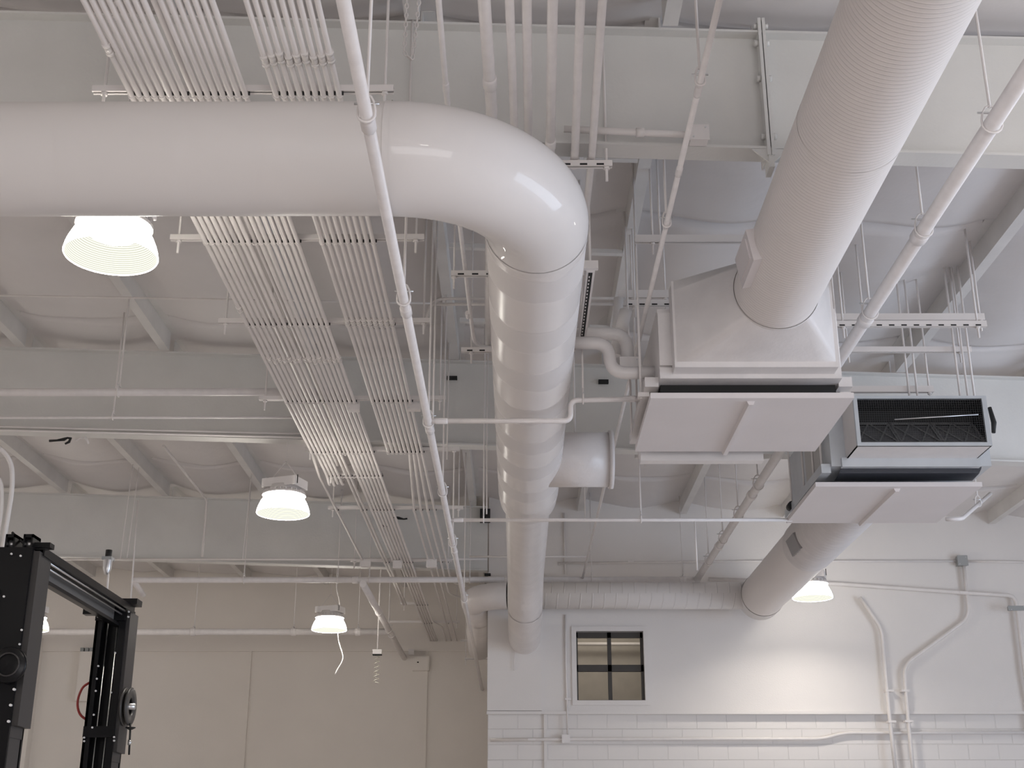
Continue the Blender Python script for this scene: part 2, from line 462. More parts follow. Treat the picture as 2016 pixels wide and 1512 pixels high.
steel_frame(23.38, XL, XS - .02, 'third deep roof beam, farthest back on the left', depth=1.2)
steel_frame(1.0, XL, XR, 'roof beam overhead just above the top of the view')

def purlin(x, y0, y1, label):
    z = zr(x); mb = MB()
    sd = 1 if x < 1 else -1
    prof = [(-.008, .012), (-.11, .012), (-.11, 0), (.008, 0), (.008, .248), (.11, .248), (.11, .26), (-.008, .26)]
    n = len(prof)
    for yy in (y0, y1): mb.v += [Vector((x + sd * a, yy, z + b)) for (a, b) in prof]
    for k in range(n):
        q = [k, (k + 1) % n, n + (k + 1) % n, n + k]; mb.face(q if sd > 0 else q[::-1])
    mb.face([0, 1, 2, 3]); mb.face([0, 3, 4, 7]); mb.face([4, 5, 6, 7]); mb.face([n + k for k in (3, 2, 1, 0)]); mb.face([n + k for k in (7, 4, 3, 0)]); mb.face([n + k for k in (7, 6, 5, 4)])
    o = mb.build('roof_purlin', PURL); return tag(o, label, 'purlin', 'roof purlins')
ordn = ['first', 'second', 'third', 'fourth', 'fifth', 'sixth', 'seventh', 'eighth', 'ninth', 'tenth', 'eleventh', 'twelfth', 'thirteenth', 'fourteenth', 'fifteenth', 'sixteenth']
def purlins(y0, y1, xs, where):
    for i, x in enumerate(xs):
        purlin(x, y0, y1, 'white steel purlin %s, %s from the left' % (where, ordn[i] if i else 'leftmost'))
purlins(1.12, 8.48, [x for x in PX if -4 < x < 5], 'above the nearest roof beam')
purlins(8.72, 15.78, [x for x in PX if -7 < x < 8], 'between the near and second roof beams')
purlins(16.02, 23.28, [x for x in PX if -11 < x < XS], 'between the second and third roof beams')
purlins(16.02, 23.40, [x for x in PX if 0 < x < 11], 'reaching the smooth right wall behind the second beam')
purlins(23.5, 31.2, [x for x in PX if -11 < x < XS], 'behind the third roof beam')
# short flat braces between purlins
def brace(x0, x1, Y, dz, label):
    o = MB().bar((x0, Y, zr(x0) + dz), (x1, Y, zr(x1) + dz), .07, .05).build('purlin_brace', PURL)
    tag(o, label, 'brace', 'braces between purlins')
for (px0, px1_, py, lab) in ((884, 968, 497, 'flat brace left of the glossy duct, upper one'), (905, 968, 642, 'flat brace left of the glossy duct, lower one'),
                         (1165, 1225, 500, 'flat brace right of the glossy duct, upper one'), (1160, 1210, 648, 'flat brace right of the glossy duct, lower one'),
                         (1150, 1256, 315, 'flat brace behind the duct elbow, right of the big pipes')):
    Y = PZ(px0, py, 6.05).y
    brace(PY(px0, py, Y).x, PY(px1_, py, Y).x, Y, 0.0, lab)

# ================================================================== DUCTS
# long glossy duct: comes from the left, elbow, runs to the pier
ZD, YD, RD, XD = 4.20, 7.28, 0.362, 0.15
t = thing('air_duct', 'large glossy white duct crossing from the left and bending back to the pier', 'duct', (XD, YD, ZD))
RE = 0.95
MB().tube(resample([(-12, YD, ZD), (XD - RE, YD, ZD)], 0.6), RD, 48, False).build('straight_section', DUCTX, t)
arc = [Vector((XD - RE + RE * math.sin(a), YD + RE - RE * math.cos(a), ZD)) for a in [math.pi / 2 * k / 24 for k in range(25)]]
MB().tube(arc, RD + .004, 48, False).build('elbow', ELBOW, t)
MB().tube([(XD, YD + RE, ZD), (XD, 15.15, ZD)], RD, 48, False).build('long_section', GLOSS, t)
MB().tube([(XD, YD + RE - .01, ZD), (XD, YD + RE + .03, ZD)], RD + .008, 48, False).build('joint_band', ELBOW, t)
MB().tube([(XD - RE - .02, YD, ZD), (XD - RE + .02, YD, ZD)], RD + .007, 48, False).build('joint_band', ELBOW, t)
MB().tube([(XD, 15.15, ZD), (XD, 15.5, ZD + .0), (XD, 15.9, ZD + .03)], [RD, RD - .01, .285], 40, False).build('reducer', WRAP, t)
pts = fillet([(XD, 15.9, ZD + .03), (XD, 20.2, ZD + .0), (XD + .0, 21.5, 3.74), (XD, YP + .05, 3.70)], 0.7, 8)
MB().tube(pts, .285, 40, False).build('wrapped_section', WRAP, t)
MB().tube([(XD, 21.2, 3.86 + .0), (XD, 21.24, 3.845)], .292, 40, False).build('wrap_seam', WRAP, t)

# stub branching to the right of the glossy duct
t = thing('branch_duct', 'short fat wrapped duct stub sticking out right of the long glossy duct', 'duct', (.4, 14.0, 4.22))
x2 = PY(1203, 915, 14.0).x
MB().tube([(.25, 14.0, 4.22), (x2, 14.0, 4.22)], .31, 40, True).build('wrapped_section', WRAP, t)
MB().tube([(x2 - .03, 14.0, 4.22), (x2 + .02, 14.0, 4.22)], .33, 40, True).build('end_flange', WHITE, t)
MB().tube([(x2 - .4, 14.0, 4.5), (x2 - .4, 14.0, 6.25)], .012, 6).build('hanger_rod', STRUT, t)

# big spiral duct upper right into air handler 1
X3, Z3, R3 = 2.17, 4.45, 0.352
t = thing('spiral_duct', 'big white spiral duct from the upper right corner to the near air handler', 'duct', (X3, 3.0, Z3))
MB().tube([(X3, 2.6, Z3), (X3, 7.3, Z3)], R3, 56, False).build('spiral_section', SPIRAL, t)
MB().tube([(X3, 7.3, Z3), (X3, 9.9, Z3)], R3, 56, False).build('spiral_section', SPIRAL, t)
MB().tube([(X3, 7.285, Z3), (X3, 7.315, Z3)], R3 + .0015, 56, False).build('joint_band', SPIRAL, t)
a0 = math.radians(190)
p = Vector((X3 + (R3 + .01) * math.cos(a0), 9.15, Z3 + (R3 + .01) * math.sin(a0)))
nrm = Vector((math.cos(a0), 0, math.sin(a0))); tn = Vector((0, 0, 1)).cross(nrm).normalized(); up = nrm.cross(Vector((0, 1, 0)))
mb = MB()
def plate(mb, c, ax, bx, n, hx, hy, th):
    c = Vector(c)
    mb.hexa([c - ax * hx - bx * hy, c + ax * hx - bx * hy, c + ax * hx + bx * hy, c - ax * hx + bx * hy,
             c - ax * hx - bx * hy + n * th, c + ax * hx - bx * hy + n * th, c + ax * hx + bx * hy + n * th, c - ax * hx + bx * hy + n * th])
plate(mb, p - nrm * .05, Vector((0, 1, 0)), up, nrm, .26, .13, .085)
plate(mb, p + nrm * .03, Vector((0, 1, 0)), up, nrm, .20, .085, .015)
mb.build('access_panel', PANEL, t)
t2 = MB().tube([(X3 - 1.6, 5.15, 4.52), (X3 - .1, 5.15, 4.52)], .36, 48, True).build('cross_duct', WHITE)
tag(t2, 'duct joining the big spiral duct at the very top edge of the view', 'duct')

# duct from air handler 2 back to the wall, and the cross duct
X4, Z4, R4, YE = 4.285, 4.30, 0.375, 22.85
t = thing('spiral_duct', 'ribbed white duct running from the far air handler back to the right wall', 'duct', (X4, 15.2, Z4))
rp, rr_ = [], []
for k in range(int(3.5 / .13) + 1):
    y_ = 15.1 + .13 * k
    for (dy, dr) in ((0, 0), (.085, 0), (.098, .016), (.112, .016), (.125, 0)):
        if y_ + dy < 18.6: rp.append((X4, y_ + dy, Z4)); rr_.append(R4 + dr)
MB().tube(rp, rr_, 56, False).build('ribbed_section', WHITE, t)
MB().tube([(X4, 18.6, Z4), (X4, YE - .5, Z4)], R4, 56, False).build('spiral_section', SPIRAL, t)
MB().tube([(X4, 18.58, Z4), (X4, 18.64, Z4)], R4 + .008, 56, False).build('joint_band', WHITE, t)
MB().lathe((X4, YE - .5, Z4), [(R4 + .006, 0), (R4 + .006, .38), (R4 - .03, .43), (0.001, .43)], 56, 'Y').build('end_cap', WHITE, t)
a0 = math.radians(200)
nrm = Vector((math.cos(a0), 0, math.sin(a0))); up = nrm.cross(Vector((0, 1, 0)))
p = Vector((X4, 18.0, Z4)) + nrm * R4
mb = MB(); plate(mb, p - nrm * .03, Vector((0, 1, 0)), up, nrm, .26, .12, .05); mb.build('access_panel', mat('panel_grey', (.33, .32, .32), .5), t)
XC0 = PY(940, 1178, 22.8).x
t = thing('cross_duct', 'white spiral duct running level above the window, behind the long glossy duct', 'duct', (X4, 22.6, 4.33))
RC = .235
YCD = 22.62
MB().tube([(X4, YCD, 4.33), (XS + .35, YCD, 4.33)], RC, 40, True).build('straight_section', SPIRALX, t)
pts = [Vector((XS + .35, YCD, 4.33))]
xe = -.755
for k in range(1, 9):
    a = math.pi / 2 * k / 8
    pts.append(Vector((XS + .35 - math.sin(a) * (XS + .35 - xe), YCD + (1 - math.cos(a)) * .62, 4.33)))
MB().tube(pts, RC, 36, False).build('elbow', WRAP, t)
pe = pts[-1]
MB().tube([pe, (pe.x + .05, YCD + 2.2, 4.33), (pe.x + .0, YCD + 3.6, 4.28), (pe.x, YCD + 4.3, 4.02)], [RC, RC, RC * 1.05, RC * .95], 36, True).build('wrapped_section', WRAP, t)
for yy in (YCD + 2.0, YCD + 2.9): MB().tube([(pe.x + .03, yy, 4.33), (pe.x + .03, yy + .05, 4.33)], RC + .015, 36, False).build('wrap_band', WHITE, t)

# ================================================================== AIR HANDLERS
def panel_tray(root, x0, x1, y0, y1, z):
    mb = MB().box(x0, x1, y0, y1, z, z + .05)
    mb.build('bottom_panel', PANEL, root)
    xm = (x0 + x1) / 2
    MB().hexa([(xm - .02, y0 + .08, z - .034), (xm + .02, y0 + .08, z - .034), (xm + .02, y1 + .02, z - .034), (xm - .02, y1 + .02, z - .034),
               (xm - .035, y0 + .08, z), (xm + .035, y0 + .08, z), (xm + .035, y1 + .02, z), (xm - .035, y1 + .02, z)]).build('seam_cover', PANEL, root)

A = thing('air_handler', 'near white air handler hung from the roof, with the big spiral duct entering its front', 'air handler', (2.05, 11.3, 3.8))
ZPN = 3.745
pl = PZ(1281, 784, ZPN); pr = PZ(1683, 782, ZPN); pbk = PZ(1258, 889, ZPN)
panel_tray(A, pl.x, pr.x, pl.y, pbk.y, ZPN)
bx0, bx1, by0, by1, bz0, bz1 = PY(1297, 700, 10.62).x, PY(1652, 700, 10.62).x, 10.62, 12.3, 3.93, 4.60
MB().box(bx0, bx1, by0, by1, bz0, bz1).build('housing', WHITE, A)
MB().box(bx0 + .02, bx1 - .02, by0 + .14, by1 - .05, ZPN + .05, bz0).build('gap_shade', DARK, A)  # black block standing for the shade in the gap above the panel
zf0, zf1 = PY(1480, 752, 10.6).z, PY(1480, 722, 10.6).z
MB().box(bx0, bx1, by0 - .03, by0, bz0, bz0 + .10).build('front_lip', WHITE, A)
mb = MB().box(bx0 - .0, bx0 + .28, by0 - .04, by0, bz0 + .12, bz1 - .05)
mb.build('side_cover', WHITE, A)
# square-to-round plenum
fy = 10.42
fx0, fx1 = PY(1330, 650, fy).x, PY(1640, 650, fy).x; fz0, fz1 = PY(1480, 712, fy).z, 4.78
MB().box(fx0 - .02, fx1 + .02, fy, by0 + .0, fz0 - .05, fz1).build('plenum_flange', WHITE, A)
mb = MB(); n = 48; yr0 = 9.88
ring0 = []; ring1 = []
for k in range(n):
    a = 2 * math.pi * k / n + math.pi / 4
    c, s_ = math.cos(a), math.sin(a)
    ring0.append(Vector((X3 + R3 * c, yr0, Z3 + R3 * s_)))
    m_ = max(abs(c), abs(s_)); qx, qz = c / m_, s_ / m_
    ring1.append(Vector(((fx0 + fx1) / 2 + qx * (fx1 - fx0) / 2, fy, (fz0 + fz1) / 2 + qz * (fz1 - fz0) / 2)))
mb.v += ring0 + ring1
for k in range(n): mb.face([k, (k + 1) % n, n + (k + 1) % n, n + k], True)
mb.build('plenum', WHITE, A)
MB().tube([(X3, yr0 - .02, Z3), (X3, yr0 + .02, Z3)], R3 + .006, 48, False).build('collar', WHITE, A)
MB().box(bx0 - .12, bx0, by0 + .1, by1 + .1, bz0 - .03, bz0 + .06).build('side_rail', WHITE, A)
MB().box(bx1, bx1 + .12, by0 + .1, by1 + .1, bz0 - .03, bz0 + .06).build('side_rail', WHITE, A)
zb = PY(1400, 900, 12.4).z
MB().box(bx0 - .02, PY(1500, 900, 12.4).x, 12.32, 12.44, zb - .06, zb + .06).build('rear_channel', STRUT, A)
for i, (x, y) in enumerate([(bx0 - .14, 10.9), (bx0 - .14, 11.9), (bx1 + .07, 10.9), (bx1 + .07, 11.9), (bx1 + .05, 12.25), (bx0 - .05, 12.2)]):
    MB().tube([(x, y, bz0 - .08), (x, y, rooftop(x) - .1)], .012, 6).build('hanger_rod', STRUT, A)
for sx, zc in ((bx0 - .12, bz0), (bx1 + .09, bz0)):
    MB().box(sx - .05, sx + .05, 10.86, 10.94, zc - .07, zc - .03).build('hanger_bracket', STRUT, A)

B = thing('air_handler', 'far air handler at right with an open black filter intake facing the viewer', 'air handler', (4.2, 14, 3.8))
pl = PZ(1606, 958, ZPN); pr = PZ(1934, 958, ZPN); pbk = PZ(1557, 1030, ZPN)
panel_tray(B, pl.x, pr.x, pl.y, pbk.y, ZPN)
hx0, hx1, hy0, hy1, hz0, hz1 = 3.36, 5.06, 13.25, 15.25, 3.92, 4.62
MB().box(hx0, hx1, hy0, hy1, hz0, hz1).build('housing', GALV, B)
# rounded underside lip between housing and panel
mb = MB()
pr_ = [(hy0 + .02, hz0 + .005), (hy0 + .04, 3.90), (hy0 + .12, 3.87), (hy0 + .35, 3.855)]
for (y_, z_) in pr_: mb.v += [Vector((hx0 + .1, y_, z_)), Vector((hx1 - .1, y_, z_))]
for i in range(3): mb.face([2 * i, 2 * i + 1, 2 * i + 3, 2 * i + 2], True)
mb.build('belly_sheet', mat('belly_metal', (.10, .11, .13), .25, metal=.7), B)
iy0 = 12.75
ix0, ix1 = PY(1684, 830, iy0).x, PY(1948, 830, iy0).x
iz1, iz0 = PY(1800, 779, iy0).z, PY(1800, 877, iy0).z
fw = .045
mb = MB()
mb.box(ix0, ix1, iy0, iy0 + .04, iz1 - .03, iz1).box(ix0, ix1, iy0, iy0 + .04, iz0, iz0 + .035)
mb.box(ix0, ix0 + .04, iy0, iy0 + .04, iz0 + .035, iz1 - .03).box(ix1 - .05, ix1, iy0, iy0 + .04, iz0 + .035, iz1 - .03)
mb.build('intake_frame', GALV, B)
mb = MB().box(ix0, ix1, iy0 + .04, hy0, iz1 - .01, iz1).box(ix0, ix0 + .012, iy0 + .04, hy0, iz0, iz1).box(ix1 - .012, ix1, iy0 + .04, hy0, iz0, iz1)
mb.hexa([(ix0, iy0 + .02, iz0), (ix1, iy0 + .02, iz0), (ix1, hy0, iz0 - .0), (ix0, hy0, iz0 - .0), (ix0, iy0 + .02, iz0 + .01), (ix1, iy0 + .02, iz0 + .01), (ix1, hy0, iz0 + .01), (ix0, hy0, iz0 + .01)])
mb.build('intake_box', WHITE, B)
MB().box(hx0 + .1, ix1 + .02, hy0 - .05, hy0 + .02, hz0 - .02, hz0 + .08).build('base_channel', GALV, B)
mb = MB().box(ix0 + .012, ix1 - .012, iy0 + .42, iy0 + .44, iz0 + .01, iz1 - .01).box(ix0 + .013, ix0 + .02, iy0 + .05, iy0 + .42, iz0 + .01, iz1 - .01).box(ix1 - .02, ix1 - .013, iy0 + .05, iy0 + .42, iz0 + .01, iz1 - .01)
mb.box(ix0 + .012, ix1 - .012, iy0 + .05, iy0 + .42, iz1 - .02, iz1 - .011)
mb.build('intake_lining', DARK, B)
# pleated filters with crossed wires on the floor of the intake slope
fyA, fyB = iy0 + .06, iy0 + .40
fzA, fzB = iz0 + .02, iz0 + .34
for i in range(3):
    xa = ix0 + .03 + i * (ix1 - ix0 - .06) / 3; xb = xa + (ix1 - ix0 - .06) / 3 - .015
    mb = MB(); N = 14
    for k in range(N + 1):
        q = k / N; off = .02 if k % 2 else -.0
        mb.v += [Vector((xa, fyA + (fyB - fyA) * q, fzA + (fzB - fzA) * q + off)), Vector((xb, fyA + (fyB - fyA) * q, fzA + (fzB - fzA) * q + off))]
    for k in range(N): mb.face([2 * k, 2 * k + 1, 2 * k + 3, 2 * k + 2])
    fo = mb.build('air_filter', MESH, B)
    mb = MB()
    def fp(u_, q): return Vector((xa + (xb - xa) * u_, fyA + (fyB - fyA) * q, fzA + (fzB - fzA) * q + .03))
    dn = Vector((0, -.7, .7))
    for (a_, b_) in (((0, 0), (1, 0)), ((0, 1), (1, 1)), ((0, 0), (0, 1)), ((1, 0), (1, 1))): mb.bar(fp(*a_), fp(*b_), .03, .012, dn)
    for (a_, b_) in (((0, 0), (.5, 1)), ((.5, 0), (0, 1)), ((.5, 0), (1, 1)), ((1, 0), (.5, 1))): mb.bar(fp(*a_), fp(*b_), .016, .008, dn)
    mb.build('filter_grid', FRAMEG, fo)
mb = MB()
k = ix0 + .04
while k < ix1 - .05:
    mb.box(k, k + .0022, iy0 + .018, iy0 + .020, iz0 + .03, iz1 - .03); k += .024
k = iz0 + .04
while k < iz1 - .03:
    mb.box(ix0 + .03, ix1 - .04, iy0 + .020, iy0 + .022, k, k + .0022); k += .024
mb.build('intake_screen', mat('screen_wire', (.05, .05, .052), .5), B)
a_, b_ = PY(1761, 826, iy0 - .01), PY(1926, 816, iy0 - .01)
MB().tube([a_, b_], .007, 6).build('stay_rod', SILVER, B)
a_, b_ = PY(1948, 802, iy0 + .05), PY(1956, 852, iy0 + .05)
MB().tube([a_, a_ * .4 + b_ * .6 + Vector((.02, 0, 0)), b_], [.02, .028, .02], 10).build('rubber_handle', RUBBER, B)
for i, (x, y, zb_) in enumerate([(hx0 - .045, 13.5, 3.86), (hx0 - .045, 13.9, 3.84), (hx0 - .045, 14.4, 3.82), (hx0 - .045, 15.1, 3.80)]):
    MB().tube([(x, y, zb_), (x, y, rooftop(x) - .1)], .012, 6).build('hanger_rod', STRUT, B)
for (xp_, yy) in ((1790, 13.2), (1806, 13.2), (1890, 13.0), (1905, 13.0), (1918, 12.95)):
    q = PY(xp_, 776, yy)
    MB().tube([(q.x, q.y, q.z - .06), (q.x, q.y, rooftop(q.x) - .1)], .012, 6).build('hanger_rod', STRUT, B)
MB().box(hx0 - .1, hx0 + .0, 13.3, 15.3, 3.86, 3.96).build('side_rail', GALV, B)
MB().box(hx0 - .035, hx0 - .0, 13.6, 14.3, 3.97, 4.55).build('side_cover', mat('side_cover_grey', (.50, .49, .47), .5), B)
q = Vector((hx0 - .09, 14.9, 3.93)); MB().tube([q, q + Vector((0, .12, 0))], .05, 12).build('vibration_mount', RUBBER, B)

# ================================================================== CONDUIT BUNDLES
ZC = 4.90; RCN = .0195
def xr(px, py): return PZ(px, py, ZC).x
XA0, XA1 = (xr(265, 187) + xr(403, 475) + xr(484, 640)) / 3, (xr(494, 187) + xr(582, 475) + xr(640, 640)) / 3
XB0, XB1 = (xr(549, 187) + xr(633, 475) + xr(683, 640)) / 3, (xr(670, 187) + xr(734, 475) + xr(772, 640)) / 3
def Yat(py): return PZ(900, py, ZC).y
SY = [Yat(187), Yat(477), Yat(640), Yat(791), Yat(891), Yat(938), Yat(1005), Yat(1108), Yat(1192), Yat(1228)]
def conduit(name, pts, r, label, group, couplings=(), cat='conduit', m=COND):
    if couplings:
        t = thing(name, label, cat, pts[0], group)
        MB().tube(pts, r, 10).build('conduit_tube', m, t)
        for y in couplings:
            # find the point on the path at depth y
            for a, b in zip(pts[:-1], pts[1:]):
                a = Vector(a); b = Vector(b)
                if a.y <= y <= b.y:
                    p = a.lerp(b, (y - a.y) / (b.y - a.y)); break
            else: continue
            mb = MB().tube([p - Vector((0, .05, 0)), p + Vector((0, .05, 0))], r * 1.28, 10)
            mb.tube([p - Vector((0, .055, 0)), p - Vector((0, .03, 0))], r * 1.5, 10).tube([p + Vector((0, .03, 0)), p + Vector((0, .055, 0))], r * 1.5, 10)
            mb.build('coupling', m, t)
        return t
    o = MB().tube(pts, r, 10).build(name, m); return tag(o, label, cat, group)
NA, NB = 16, 9
YEND = YB - .02
for i in range(NA):
    x = XA0 + (XA1 - XA0) * i / (NA - 1)
    y0 = 3.0
    if i < 8: yend = {0: YEND, 1: SY[5] - .1, 2: SY[5], 3: SY[5] - .05, 4: SY[5] + .05, 5: Yat(915), 6: SY[7] + 4, 7: SY[7] + 4}[i]
    elif i == 8: yend = SY[4] + .15
    else: yend = [SY[7], SY[7] - .2, YEND, YEND, YEND, YEND, YEND][i - 9]
    dz = 0 if i not in (8,) else .02
    end = 'running to the far wall' if yend == YEND else ('turned up above the beam' if i in (9, 10) else 'stopping at a far strut')
    pts = [(x, y0, ZC + dz)]
    if i == 0:
        pts += [(x, SY[4], ZC), (x - .06, SY[5], ZC), (x - .06, SY[7] + .2, ZC)]; pts = [Vector(p) for p in pts]
    elif i in (9, 10):
        pts = fillet(pts + [(x, yend, ZC), (x, yend + .12, ZC + .5)], .12, 4)
    elif i >= 11 and yend == YEND:
        off = 0.0
        if i == 15: pts = fillet(pts + [(x, SY[9] - .2, ZC), (x + .17, SY[9] + .3, ZC), (x + .17, YEND, ZC)], .3, 4)
        else: pts += [(x, YEND, ZC)]
    elif 1 <= i <= 4:
        pts = fillet(pts + [(x, yend, ZC), (x + .012, yend + .25, ZC - .12 + .02 * i), (x, yend + .5, ZC + .08)], .12, 4)
    else: pts += [(x, yend, ZC + dz)]
    cps = ([SY[2] + .9] if i % 2 else [SY[2] + .95])
    if i == 0: cps = [SY[0] - .55, SY[2] - .4]
    conduit('steel_conduit', pts, RCN, 'thin white conduit, %s of the sixteen in the wide bundle' % ('leftmost' if i == 0 else 'rightmost' if i == 15 else ordn[i] + ' from left'), 'conduits of the wide bundle', cps)
for i in range(NB):
    x = XB0 + (XB1 - XB0) * i / (NB - 1)
    if i < 5: pts = fillet([(x, 3, ZC), (x, SY[4], ZC), (x + .05, SY[4] + .3, ZC + .14)], .1, 3); end = 'stopping at the fifth strut'
    else:
        xe = xr(1500, 1000) * 0 + (PZ(814 + (i - 5) * 13.5, 1000, ZC).x)
        if i == 5: pts = [(x, 3, ZC), (x, SY[4], ZC), (xe, SY[6], ZC), (xe - .03, YEND, ZC)]; end = 'running to the far wall'
        elif i == 6: pts = [(x, 3, ZC), (x, SY[4], ZC), (xe, SY[6], ZC), (xe, YEND, ZC)]; end = 'running to the far wall'
        else: pts = fillet([(x, 3, ZC), (x, SY[4], ZC), (xe, SY[6], ZC), (xe, SY[8] - 1.0 + (i - 7) * -1.2, ZC), (xe + .9, SY[8] - .4 + (i - 7) * -1.2, ZC)], .5, 6); end = 'turning right at the far end'
    conduit('steel_conduit', pts, RCN, 'thin white conduit, %s of the nine in the narrow bundle' % ('leftmost' if i == 0 else 'rightmost' if i == 8 else ordn[i] + ' from left'), 'conduits of the narrow bundle', [SY[0] - .42 - .02 * (i % 3), SY[2] - .1])

def strut(name, label, x0, x1, Y, z, rods=(), slots=False, h=.046, wd=.050, group='strut trapezes', rodtop=None, cat='strut'):
    root = thing(name, label, cat, (x0, Y, z), group)
    mb = MB()
    mb.box(x0, x1, Y - wd / 2, Y - wd / 2 + .008, z, z + h).box(x0, x1, Y + wd / 2 - .008, Y + wd / 2, z, z + h).box(x0, x1, Y - wd / 2 + .008, Y + wd / 2 - .008, z + h - .008, z + h)
    mb.box(x0, x1, Y - wd / 2 + .008, Y - .009, z, z + .008).box(x0, x1, Y + .009, Y + wd / 2 - .008, z, z + .008)
    mb.cm = 1; mb.box(x0 + .001, x1 - .001, Y - .02, Y + .02, z + .01, z + .015)
    if slots:
        k = x0 + .06
        while k < x1 - .08:
            mb.box(k, k + .055, Y - wd / 2 - .002, Y - wd / 2 + .002, z + .004, z + .019); k += .125
    mb.build('strut_channel', [STRUT, DARK], root)
    for x in rods:
        zt_ = rodtop if rodtop else zr(x) + .22
        ro = MB().tube([(x, Y, z - .12), (x, Y, zt_)], .011, 6).build('hanger_rod', STRUT, root)
        MB().lathe((x, Y, z - .02), [(.024, 0), (.024, .02)], 6, 'Z', True).build('rod_nut', STRUT, ro)
    return root
names = ['nearest, just above the crossing duct', 'second, just below the crossing duct', 'third', 'fourth', 'fifth', 'sixth, short one', 'seventh', 'eighth', 'ninth', 'tenth, farthest']
spans = [((182, 187), (775, 181)), ((336, 470), (835, 475)), ((430, 637), (848, 641)), ((510, 789), (878, 793)), ((600, 889), (905, 889)),
         ((640, 938), (752, 938)), ((646, 1005), (912, 1005)), ((690, 1108), (890, 1110)), ((788, 1190), (842, 1190)), ((760, 1227), (905, 1229))]
Zs = ZC + RCN + .002
acol = {}
for k, ((ax, ay), (bx, by)) in enumerate(spans):
    Y = SY[k]; x0, x1 = PY(ax, ay, Y).x, PY(bx, by, Y).x
    rods = [x0 + .07, x1 - .07] if k not in (5, 8) else [x0 + .08]
    if k == 0: rods = [x0 + .08, x1 - .06]
    root = strut('strut_hanger', 'white strut trapeze carrying the conduit bundles, %s' % names[k], x0, x1, Y, Zs, rods)
    xsA = [XA0 + (XA1 - XA0) * i / (NA - 1) for i in range(NA)]; xsB = [XB0 + (XB1 - XB0) * i / (NB - 1) for i in range(NB)]
    if k <= 4: xs_ = xsA + xsB
    elif k == 5: xs_ = xsA[1:]
    elif k == 6: xs_ = [xsA[0] - .06] + xsA[6:8] + xsA[9:] + [PZ(814 + j * 13.5, 1000, ZC).x for j in range(4)]
    elif k == 7: xs_ = xsA[6:8] + xsA[9:] + [PZ(814 + j * 13.5, 1000, ZC).x for j in range(4)]
    elif k == 8: xs_ = xsA[11:]
    else: xs_ = xsA[11:15] + [PZ(814, 1000, ZC).x]
    proto = None
    for x in xs_:
        if proto is None:
            mb = MB()
            mb.box(x - .026, x + .026, Y - .02, Y + .02, Zs - .002, Zs + .005)
            mb.tube([(x - .021, Y, Zs + .02), (x - .023, Y, ZC), (x - .013, Y, ZC - .021), (x + .013, Y, ZC - .021), (x + .023, Y, ZC), (x + .021, Y, Zs + .02)], .006, 5, True)
            mb.cm = 1; mb.box(x + .0205, x + .030, Y - .022, Y - .004, ZC - .004, Zs - .003)
            proto = mb.build('conduit_strap', [STRUT, DARK], root); px_ = x
        else:
            c = proto.copy(); COL.objects.link(c); c.location = proto.location + Vector(((x - px_) * S, 0, 0))
# small boxes on the conduits
def jbox(px, py, Y, w_, h_, d_, label, m=WHITE, name='junction_box', lip=True):
    c = PY(px, py, Y); t = thing(name, label, 'junction box', c)
    MB().box(c.x - w_ / 2, c.x + w_ / 2, c.y - d_ / 2, c.y + d_ / 2, c.z - h_ / 2, c.z + h_ / 2).build('box_body', m, t)
    cv = MB().box(c.x - w_ / 2 - .008, c.x + w_ / 2 + .008, c.y - d_ / 2 - .012, c.y - d_ / 2, c.z - h_ / 2 - .008, c.z + h_ / 2 + .008).build('box_cover', m, t)
    mb = MB()
    for a in (-1, 1):
        mb.lathe((c.x + a * w_ * .35, c.y - d_ / 2 - .018, c.z + a * h_ * .35), [(.008, 0), (.008, .008)], 6, 'Y', True)
    mb.build('box_screw', SILVER, cv)
    return t
jbox(697, 802, SY[3] + .1, .13, .085, .1, 'small white box hanging in the gap of the wide bundle at the fourth strut')
jbox(815, 801, SY[3] + .1, .15, .085, .1, 'small white box at the right side of the narrow bundle at the fourth strut')
jbox(720, 1110, SY[7] - .2, .17, .10, .12, 'small white box at the far end of the leftmost conduit')
jbox(783, 1112, SY[7] - .25, .14, .12, .1, 'small ribbed white box in the middle of the far bundle')
jbox(850, 1110, SY[7] - .25, .17, .13, .12, 'larger white box left of the narrow bundle at the eighth strut')

# ================================================================== SPRINKLER MAINS AND BRANCHES
def clevis(root, x, Y, z, r, top=None, axis='Y'):
    """pear-shaped hanger ring, bolt and rod round a pipe"""
    pts = []
    R_ = r + .012; d = Vector((1, 0, 0)) if axis == 'Y' else Vector((0, 1, 0))
    for k in range(15):
        a = -math.pi / 2 + 2 * math.pi * k / 14
        rr = R_ if math.sin(a) < .3 else R_
        hgt = math.sin(a) * R_
        if math.sin(a) > 0: hgt = math.sin(a) * (R_ + .075)
        wv = math.cos(a) * (R_ if math.sin(a) < 0.4 else R_ * (1.0))
        pts.append(Vector((x, Y, z + hgt)) + d * wv)
    rg = MB().tube(pts[:-1], .0075, 6, closed=True).build('hanger_ring', STRUT, root)
    e = Vector((x, Y, z + r + .03))
    MB().tube([e - d * (R_ + .02), e + d * (R_ + .02)], .007, 6).build('hanger_bolt', SILVER, rg)
    MB().tube([(x, Y, z + r + .07), (x, Y, top if top else zr(x) + .22)], .0105, 6).build('hanger_rod', STRUT, root)

